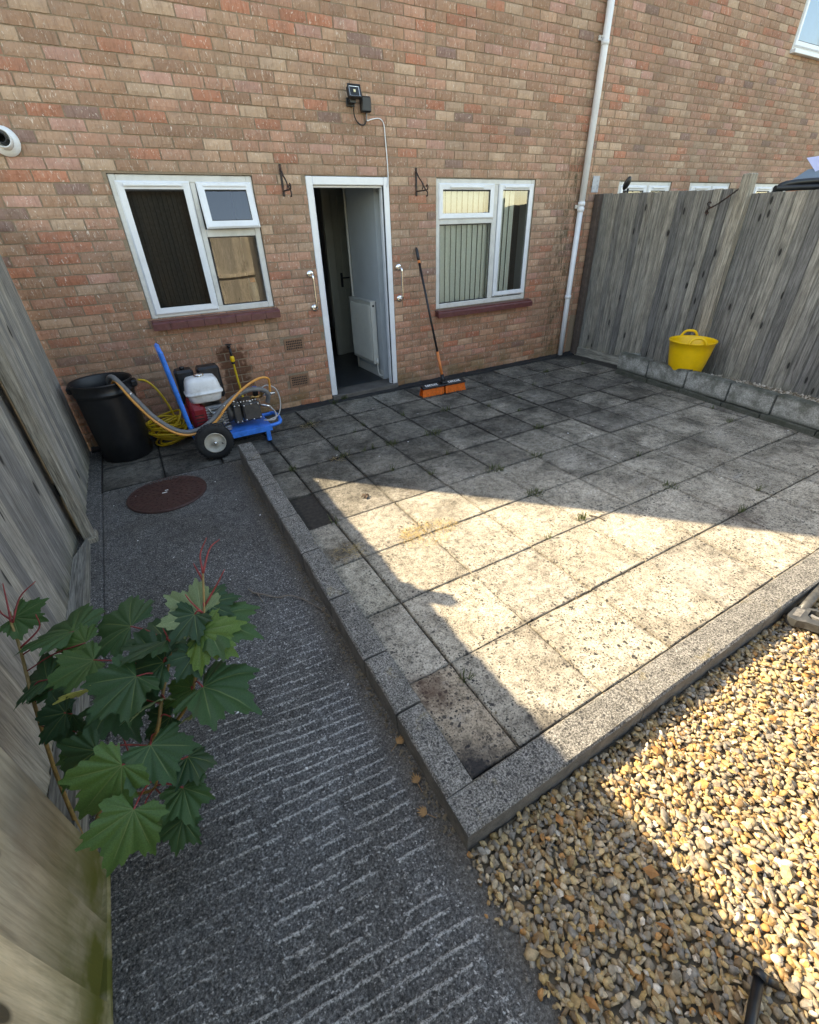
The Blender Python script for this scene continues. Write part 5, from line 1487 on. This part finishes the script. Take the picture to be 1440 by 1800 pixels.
# ------------------------------------------------------------------ spray gun and lance on the gravel
gn = thing('spray_gun', (1.95, -4.44, -0.1), 'grey plastic pressure washer gun lying on the gravel by the kerb', 'spray gun')
ga = Vector((1.895, -4.425, -0.045)); gd = Vector((0.985, 0.045, 0.03)).normalized(); gs = Vector((0.30, -0.95, 0)).normalized(); gz = Vector((0, 0, 1))
def gp(u, v, w=0.0): return ga+gd*u+gs*v+gz*w
m = MB()
prof = [(-0.022, -0.022), (-0.006, -0.034), (0.07, -0.036), (0.10, -0.024), (0.11, 0.0), (0.10, 0.022), (0.05, 0.026), (0.030, 0.045), (0.052, 0.155), (0.040, 0.178), (0.012, 0.172), (0.002, 0.150), (-0.012, 0.045), (-0.028, 0.012)]
m.prism([gp(u, v, -0.020) for u, v in prof], gz*0.042); m.build('body', GUNM, gn)
m = MB(); m.prism([gp(u, v, -0.017) for u, v in [(0.10, 0.0), (0.118, 0.0), (0.132, 0.03), (0.125, 0.16), (0.052, 0.178), (0.046, 0.162), (0.112, 0.148), (0.116, 0.04)]], gz*0.034); m.build('guard', GUNM, gn)
m = MB(); m.prism([gp(u, v, -0.012) for u, v in [(0.065, 0.03), (0.085, 0.034), (0.078, 0.06), (0.082, 0.13), (0.070, 0.13), (0.062, 0.06)]], gz*0.024); m.build('trigger', plain('trigger_grey', (0.20, 0.19, 0.175), 0.5), gn)
m = MB(); m.tube([gp(0.085, -0.008, 0.0), gp(0.42, -0.03, 0.01)], 0.0235, 14); m.build('barrel_grip', GUNM, gn)
m = MB(); m.tube([gp(0.40, -0.03, 0.01), gp(1.0, -0.06, 0.015)], 0.009, 10); m.build('lance', CHROME, gn)
m = MB(); m.prism([gp(u, v, 0.0225) for u, v in [(0.0, -0.018), (0.075, -0.024), (0.085, 0.006), (0.01, 0.010)]], gz*0.001); m.build('label_plate', plain('scuffed_plate', (0.16, 0.15, 0.135), 0.6, 0, 0.4, 90, 0.1), gn)
ln = thing('lance', (0.35, -5.03, -0.1), 'black lance tube lying in the shaded gravel at the lower right', 'lance')
m = MB(); m.tube([(0.395, -5.016, -0.055), (0.10, -5.11, -0.062)], 0.0125, 14); m.build('tube', BLACKP, ln)
m = MB(); m.tube([(0.395, -5.016, -0.055), (0.415, -5.012, -0.053)], 0.0175, 14); m.tube([(0.405, -5.014, -0.06), (0.432, -5.045, -0.068)], 0.012, 10); m.build('end_cap', BLACKP, ln)

# ------------------------------------------------------------------ sycamore sapling
def leaf_mesh(seed):
    rg = random.Random(seed)
    lobes = [(90, 1.0, 31), (138, 0.93, 31), (42, 0.93, 31), (190, 0.66, 30), (-10, 0.66, 30)]
    cx, cy = 0.0, 0.06
    pts = []                                     # outline (angle, radius, is_axis)
    order = sorted(lobes, key=lambda l: l[0])
    ang = []
    A0 = -42; A1 = 222; n = 88
    for k in range(n+1):
        a = A0+(A1-A0)*k/n
        r = 0.0
        for (c, L, wd) in lobes:
            d = abs(a-c)/wd
            r = max(r, L*(1-0.40*min(d, 1.6)**0.9))
        r = max(r, 0.42)
        r *= 1+0.055*(1 if k % 4 < 2 else -1)*(1 if k % 2 else 0.6)
        ang.append((a, r*rg.uniform(0.97, 1.03)))
    def vein(a, s):
        d = min(abs(a-c) for (c, L, w) in lobes)
        return max(0.0, 1-d*max(s, .15)/5.0)
    V, Vn = [(0, 0, 0)], [1.0]
    rings = (0.30, 0.62, 1.0)
    sag = rg.uniform(.05, .42); fold = rg.uniform(-.05, .35); tw = rg.uniform(-.3, .3); w1 = rg.uniform(2, 5); w2 = rg.uniform(0, 6)
    for s in rings:
        for (a, r) in ang:
            x = cx+math.cos(math.radians(a))*r*s; y = cy*s+math.sin(math.radians(a))*r*s
            d = min(abs(a-c) for (c, L, w) in lobes)
            z = fold*abs(x)-sag*(x*x+y*y)*0.9+0.035*math.sin(d/20*math.pi)*s+tw*x*y+0.045*s*s*math.sin(math.radians(a)*w1+w2)
            V.append((x, y, z)); Vn.append(vein(a, s)*(1.0 if s < .9 else .7))
    N_ = len(ang)
    F = []
    for k in range(N_-1): F.append((0, 1+k, 2+k))
    for i in range(2):
        for k in range(N_-1):
            a = 1+i*N_+k; F.append((a, a+N_, a+N_+1, a+1))
    me = bpy.data.meshes.new('leaf'); me.from_pydata(V, [], F)
    me.polygons.foreach_set('use_smooth', [True]*len(F))
    at = me.attributes.new('vein', 'FLOAT', 'POINT'); at.data.foreach_set('value', Vn)
    return me
LEAVES = [((-0.894, -3.951, 0.552), (-1.023, -4.01, 0.502), 0), ((-0.892, -4.039, 0.489), (-0.979, -4.145, 0.429), 0), ((-0.834, -3.909, 0.525), (-0.799, -4.022, 0.485), 0), ((-0.771, -3.914, 0.417), (-0.743, -4.0, 0.387), 0), ((-0.802, -3.969, 0.374), (-0.799, -4.063, 0.344), 0), ((-0.821, -4.029, 0.333), (-0.868, -4.098, 0.303), 0), ((-0.679, -3.814, 0.55), (-0.508, -3.973, 0.55), 0), ((-0.626, -3.646, 0.672), (-0.699, -3.579, 0.742), 2), ((-0.605, -3.62, 0.686), (-0.474, -3.63, 0.696), 0), ((-0.619, -3.661, 0.657), (-0.45, -3.812, 0.657), 0), ((-0.642, -3.652, 0.689), (-0.726, -3.711, 0.669), 0), ((-0.642, -3.703, 0.656), (-0.568, -3.837, 0.636), 1), ((-0.737, -3.662, 0.64), (-0.866, -3.598, 0.63), 0), ((-0.838, -3.504, 0.612), (-0.973, -3.365, 0.602), 0), ((-0.76, -3.714, 0.607), (-0.908, -3.651, 0.597), 0), ((-0.831, -3.736, 0.616), (-0.962, -3.81, 0.596), 0), ((-0.947, -3.578, 0.595), (-1.095, -3.602, 0.585), 0), ((-0.674, -3.741, 0.617), (-0.743, -3.798, 0.597), 0), ((-1.05, -3.651, 0.504), (-1.15, -3.599, 0.484), 0), ((-0.971, -3.826, 0.497), (-1.106, -3.826, 0.457), 0), ((-1.18, -3.246, 0.611), (-1.076, -3.315, 0.601), 0), ((-0.981, -3.454, 0.571), (-1.094, -3.388, 0.561), 1), ((-0.71, -3.769, 0.513), (-0.827, -3.772, 0.493), 0), ((-0.947, -3.677, 0.57), (-1.042, -3.663, 0.58), 2), ((-0.779, -3.806, 0.56), (-0.884, -3.792, 0.57), 2), ((-0.694, -3.843, 0.481), (-0.76, -3.836, 0.491), 2), ((-1.04, -3.522, 0.489), (-1.135, -3.387, 0.489), 0), ((-0.921, -3.689, 0.518), (-0.88, -3.824, 0.498), 0), ((-0.789, -3.798, 0.47), (-0.89, -3.798, 0.44), 0), ((-1.05, -3.658, 0.413), (-0.98, -3.691, 0.413), 0), ((-0.776, -3.635, 0.572), (-0.686, -3.581, 0.572), 0), ((-0.912, -3.988, 0.358), (-0.902, -4.071, 0.328), 0), ((-1.012, -3.389, 0.581), (-1.134, -3.253, 0.581), 0)]
LEAVES += [((-1.10, -3.50, 0.52), (-1.20, -3.42, 0.50), 0), ((-1.06, -3.60, 0.44), (-1.17, -3.62, 0.40), 0), ((-1.02, -3.72, 0.40), (-1.12, -3.78, 0.35), 0), ((-0.95, -3.62, 0.45), (-0.90, -3.52, 0.43), 0)]
sap = thing('sycamore_sapling', (-1.19, -3.74, -0.1), 'young sycamore sapling with red leaf stalks growing through the left fence foot', 'sapling')
BASE = Vector((-1.19, -3.745, -0.10))
stemA = [BASE, (-1.10, -3.74, 0.12), (-0.98, -3.76, 0.29), (-0.846, -3.827, 0.443), (-0.794, -3.758, 0.52), (-0.746, -3.702, 0.597), (-0.729, -3.672, 0.632)]
stemB = [(-0.98, -3.76, 0.29), (-0.80, -3.79, 0.42), (-0.715, -3.772, 0.506), (-0.648, -3.692, 0.629), (-0.618, -3.649, 0.674), (-0.584, -3.571, 0.769)]
stemC = [BASE+Vector((-.02, .05, 0)), (-1.19, -3.60, 0.2), (-1.16, -3.506, 0.456), (-1.17, -3.355, 0.562), (-1.179, -3.282, 0.618), (-1.175, -3.253, 0.643)]
stemD = [(-1.05, -3.75, 0.2), (-0.95, -3.86, 0.30), (-0.88, -3.92, 0.36), (-0.85, -3.93, 0.42)]
nodes = []
for st, r0, r1 in ((stemA, .008, .0035), (stemB, .006, .003), (stemC, .007, .003), (stemD, .006, .003)):
    P = spline(st, 6); nodes += P[len(P)//3:]
    m = MB(); m.tube(P, [r0+(r1-r0)*i/(len(P)-1) for i in range(len(P))], 8); m.build('stem', STEMM, sap)
for tw in ([(-0.584, -3.571, 0.769), (-0.574, -3.53, 0.814), (-0.541, -3.516, 0.859)], [(-0.584, -3.571, 0.769), (-0.544, -3.528, 0.822), (-0.506, -3.521, 0.842)], [(-0.59, -3.581, 0.751), (-0.598, -3.554, 0.782), (-0.601, -3.541, 0.797)], [(-0.609, -3.629, 0.689), (-0.56, -3.61, 0.734), (-0.521, -3.6, 0.778)], [(-1.179, -3.282, 0.618), (-1.174, -3.224, 0.683), (-1.169, -3.198, 0.723)], [(-1.175, -3.284, 0.618), (-1.138, -3.237, 0.675), (-1.081, -3.227, 0.712)], [(-1.176, -3.278, 0.626), (-1.204, -3.236, 0.644), (-1.20, -3.21, 0.69)],
           [(-0.618, -3.649, 0.674), (-0.64, -3.63, 0.72), (-0.65, -3.60, 0.735)], [(-1.17, -3.355, 0.562), (-1.10, -3.35, 0.61), (-1.09, -3.34, 0.66)], [(-0.729, -3.672, 0.632), (-0.735, -3.65, 0.68)], [(-0.729, -3.672, 0.632), (-0.70, -3.65, 0.66)]):
    m = MB(); P = spline(tw, 5); m.tube(P, [0.0036+(0.0014-0.0036)*i/(len(P)-1) for i in range(len(P))], 6); m.build('red_shoot', PETM, sap)
LM = [[leaf_mesh(40+i) for i in range(12)] for _ in range(3)]
for k, ms in enumerate(LM):
    for me in ms: me.materials.append((LEAF_G, LEAF_L, LEAF_P)[k])
for i, (b, t, k) in enumerate(LEAVES):
    b, t = Vector(b), Vector(t)
    L = (t-b).length
    d = (t-b).normalized()
    # blade normal: mostly skyward, turned a little to the open side of the yard
    nrm = Vector((0.25+R.uniform(-.5, .5), -0.30+R.uniform(-.5, .5), 1.0))
    if i in (0, 1): nrm = Vector((0.3, -0.6, 0.9))
    if i == 7: nrm = Vector((0.35, -0.85, 0.5))
    if k == 2 and i != 7: nrm = Vector((0.1, 0.9, 0.75))
    nrm = (nrm-d*nrm.dot(d)).normalized()
    x = d.cross(nrm)
    Mx = Matrix((x, d, nrm)).transposed().to_4x4()
    o = link('leaf', R.choice(LM[k]), sap)
    s = max(0.065, min(L*R.uniform(.74, 1.0), 0.165)) if k != 2 else L
    o.matrix_local = Matrix.Translation(b-Vector(ORG[sap.name])) @ Mx @ Matrix.Diagonal((s*R.uniform(.92, 1.08), s, s, 1))
    q = min(nodes, key=lambda p: (p-b).length+0.4*max(0, p.z-b.z))
    m = MB(); m.tube(spline([q, (q+b)/2+Vector((0, 0, 0.015)), b], 5), [0.0022]*11, 6); m.build('leaf_stalk', PETM, sap)

# ------------------------------------------------------------------ tree far behind (mirrored in the window)
TX = 1.35
tr = thing('garden_tree', (1.9+TX, -17.0, -0.4), 'leafy green tree against the sky, mirrored in the left window', 'tree')
m = MB(); m.tube(spline([(1.9+TX, -17, -0.4), (1.95+TX, -17, 1.2), (1.85+TX, -17.1, 3.0), (1.9+TX, -17, 4.4)], 5), [0.22-0.008*i for i in range(16)], 10)
for a in range(7): m.tube([(1.9+TX, -17, 2.6+0.2*a), (1.9+TX+math.cos(a*2.4)*1.1, -17+math.sin(a*2.4)*1.1, 3.9+0.25*a)], [0.06, 0.02], 6)
m.build('trunk', BARK, tr)
V, F = [], []
for k in range(5200):
    cl = Vector((R.gauss(0, 1), R.gauss(0, 1), R.gauss(0, 1))).normalized()*(0.55+0.45*R.random())
    lump = 0.82+0.25*math.sin(cl.x*5+1)*math.sin(cl.y*6)*math.cos(cl.z*5)
    p = Vector((1.75+TX+cl.x*1.5*lump, -17+cl.y*1.5*lump, 4.2+cl.z*1.35*lump))
    e = Euler((R.uniform(-.9, .9), R.uniform(-.9, .9), R.uniform(0, 6.3))).to_matrix()
    o = len(V); s = R.uniform(.05, .10)
    V += [tuple(p+e@Vector(q)*s-Vector(ORG[tr.name])) for q in ((-1, 0, 0), (0, -.6, .1), (1, 0, 0), (0, .6, .1))]; F.append((o, o+1, o+2, o+3))
me = bpy.data.meshes.new('crown'); me.from_pydata(V, [], F); me.materials.append(TREEL); tag(link('crown', me, tr), kind='stuff')

# ------------------------------------------------------------------ small litter
def blades(name, spots, mat, label, cat, hmin, hmax, n, lie=False):
    V, F = [], []
    for (x, y, z, rad, cnt) in spots:
        for _ in range(int(cnt*n)):
            a = R.uniform(0, 6.283); r = rad*math.sqrt(R.random())
            px, py = x+r*math.cos(a)*1.4, y+r*math.sin(a)
            L = R.uniform(hmin, hmax); b = R.uniform(0, 6.283); el = R.uniform(.0, .18) if lie else R.uniform(.5, 1.3)
            d = Vector((math.cos(b)*math.cos(el), math.sin(b)*math.cos(el), math.sin(el))); w = Vector((-math.sin(b), math.cos(b), 0))*(0.0010 if lie else 0.0022)
            p = Vector((px, py, z+(R.uniform(.001, .012) if lie else 0))); o = len(V); mid = p+d*L*.55+Vector((0, 0, 0.1*L)); tip = p+d*L
            V += [p-w, p+w, mid+w*.8, mid-w*.8, tip]; F += [(o, o+1, o+2, o+3), (o+3, o+2, o+4)]
    me = bpy.data.meshes.new(name); me.from_pydata(V, [], F); me.materials.append(mat)
    return tag(link(name, me), label, cat, kind='stuff')
def gridpt(i, j): return (GX0+S*i, GY0-S*j)
wsp = []
for (i, j, r, c) in ((1, 1, .05, .5), (2, 3, .05, 1.0), (3, 3, .07, 1.3), (2, 0, .04, .9), (3, 5, .06, 1.2), (3, 6, .05, 1.2), (5, 4, .04, .8), (4, 2, .04, .7), (1, 3, .04, .7), (5, 7, .05, .6), (0, 3, .03, .5), (3.05, 6.9, .025, .9), (0, 5, .03, .4), (4, 5, .04, .6)):
    x, y = gridpt(i, j); wsp.append((x, y, -0.012, r, c))
for k in range(26):
    i, j = R.randint(0, 9), R.randint(1, 8); x, y = gridpt(i, j)
    if R.random() < .5: x += R.uniform(.05, .4)
    else: y -= R.uniform(.05, .4)
    wsp.append((x, y, -0.012, .015, .25))
wsp.append((1.33, -0.05, 0.01, .03, .7))
blades('joint_weeds', wsp, WEEDM, 'small green weeds and moss growing in the paving joints', 'weeds', .02, .075, 70)
blades('dry_grass', [(0.70, -2.86, 0.002, .14, 5), (0.62, -2.80, 0.002, .07, 2), (0.86, -2.84, 0.002, .06, 1.2), (0.70, -0.58, 0.0, .07, .8), (0.20, -2.76, 0.0, .08, 1.6), (0.66, -1.50, 0.0, .06, .6)], STRAW, 'wisps of dry brown grass lying on the patio', 'dry grass', .02, .07, 50, lie=True)
# crumbs of soil, leaf and chippings
def crumbs(name, n, mat, label, cat, gen, smin, smax):
    V, F = [], []
    for _ in range(n):
        x, y, z = gen(); s = R.uniform(smin, smax)
        e = Euler((R.uniform(-.4, .4), R.uniform(-.4, .4), R.uniform(0, 6.3))).to_matrix(); o = len(V)
        sh = (R.uniform(.6, 1.5), R.uniform(.4, 1), R.uniform(.2, .5))
        for q in ((-1, 0, 0), (1, 0, 0), (0, -1, 0), (0, 1, 0), (0, 0, -1), (0, 0, 1)):
            V.append(tuple(Vector((x, y, z+s*.3))+e@Vector((q[0]*s*sh[0], q[1]*s*sh[1], q[2]*s*sh[2]))))
        F += [(o, o+2, o+5), (o+2, o+1, o+5), (o+1, o+3, o+5), (o+3, o, o+5), (o+2, o, o+4), (o+1, o+2, o+4), (o+3, o+1, o+4), (o, o+3, o+4)]
    me = bpy.data.meshes.new(name); me.from_pydata(V, [], F); me.materials.append(mat)
    return tag(link(name, me), label, cat, kind='stuff')
def g1():
    if R.random() < .45:
        y = R.uniform(-4.3, -1.1); return (-0.095-abs(R.gauss(0, .022)), y, zpath(y)+.001)
    if R.random() < .35: return (R.gauss(.18, .10) if R.random() < .4 else R.gauss(.70, .10), R.gauss(-2.76, .05) if R.random() < .4 else R.gauss(-0.60, .06), .001)
    i, j = R.randint(0, 9), R.randint(0, 8)
    if R.random() < .5: return (GX0+S*i+R.gauss(0, .012), GY0-S*j-R.uniform(0, S), 0.0)
    return (GX0+S*i+R.uniform(0, S), GY0-S*j-S+R.gauss(0, .012), 0.0)
crumbs('soil_crumbs', 1500, SOIL, 'dark soil crumbs in the joints and along the kerb foot', 'debris', g1, .003, .009)
def g2():
    if R.random() < .4:
        x, y = R.uniform(-1.1, -.1), R.uniform(-4.3, -.9); return (x, y, zpath(y)+.003)
    return (R.uniform(.1, 4.5), R.uniform(-3.6, -.2), .001)
crumbs('chippings', 90, WHITEM, 'scattered tiny white chippings on the paving', 'debris', g2, .003, .008)
def g3(): return (R.uniform(-.05, 2.2), R.uniform(-5.2, -4.45), -0.074)
crumbs('wood_chips', 26, plain('wood_chip', (0.36, 0.16, 0.05), 0.8), 'small orange wood chips among the gravel', 'debris', g3, .008, .022)

# twig and fallen leaves on the path
tw = thing('twig', (-0.26, -2.9, -0.05), 'thin dry twig lying across the path by the kerb', 'twig')
m = MB(); P = [(-0.41, -2.755), (-0.36, -2.80), (-0.30, -2.865), (-0.235, -2.885), (-0.18, -2.95), (-0.12, -3.07)]
m.tube(spline([(x, y, zpath(y)+.012) for x, y in P], 5), [0.0045-0.0001*i for i in range(26)], 7); m.tube([(-0.40, -2.77, -0.035), (-0.42, -2.72, -0.035)], .003, 6); m.tube([(-0.385, -2.78, -0.036), (-0.375, -2.86, -0.045)], .0028, 6); m.build('stick', TWIGM, tw)
for i, (x, y, a, s, lab) in enumerate(((-0.118, -3.93, 0.4, .036, 'curled brown dry leaf on the path beside the kerb, farthest of three'), (-0.125, -4.10, 1.5, .034, 'brown dry leaf on the path beside the kerb, middle of three'), (-0.150, -4.205, 2.2, .034, 'orange-brown dry leaf on the path, nearest of three'))):
    m = MB(); z = zpath(y)+.008
    for k in range(7):
        b = a-0.9+k*0.3; L = s*(1.25-abs(k-3)*.16)
        c, sn = math.cos(b), math.sin(b)
        p0 = Vector((x, y, z)); w = Vector((-sn, c, 0))*s*.11
        m.add([p0-w*.3, p0+w*.3, p0+Vector((c, sn, .18))*L*.55+w, p0+Vector((c, sn, .10))*L, p0+Vector((c, sn, .18))*L*.55-w], [(0, 1, 2, 3, 4)])
    m.tube([(x, y, z), (x-math.cos(a)*s*1.1, y-math.sin(a)*s*1.1, z+.003)], .0012, 5)
    tag(m.build('fallen_leaf', DRYLEAF, recalc=False), lab, 'leaf', 'dry leaves on the path')
for i, (x, y, s) in enumerate(((0.575, -2.20, .045),)):
    m = MB()
    for k in range(6):
        b = k*1.05; c, sn = math.cos(b), math.sin(b); L = s*R.uniform(.5, 1)
        m.add([(x, y, .008), (x+c*L*.6-sn*L*.3, y+sn*L*.6+c*L*.3, .016), (x+c*L, y+sn*L, .006), (x+c*L*.6+sn*L*.3, y+sn*L*.6-c*L*.3, .012)], [(0, 1, 2, 3)])
    tag(m.build('fallen_leaf', plain('dark_leaf', (.06, .035, .02), .8), recalc=False), 'dark curled dry leaf on the sunny patio slab', 'leaf')
st = thing('straw_stem', (1.80, -3.28, 0), 'short dark curved stem lying on the sunlit slabs', 'stem')
m = MB(); m.tube(spline([(1.73, -3.26, .006), (1.76, -3.31, .008), (1.765, -3.36, .006)], 5), .004, 6); m.build('stem', BARK, st)
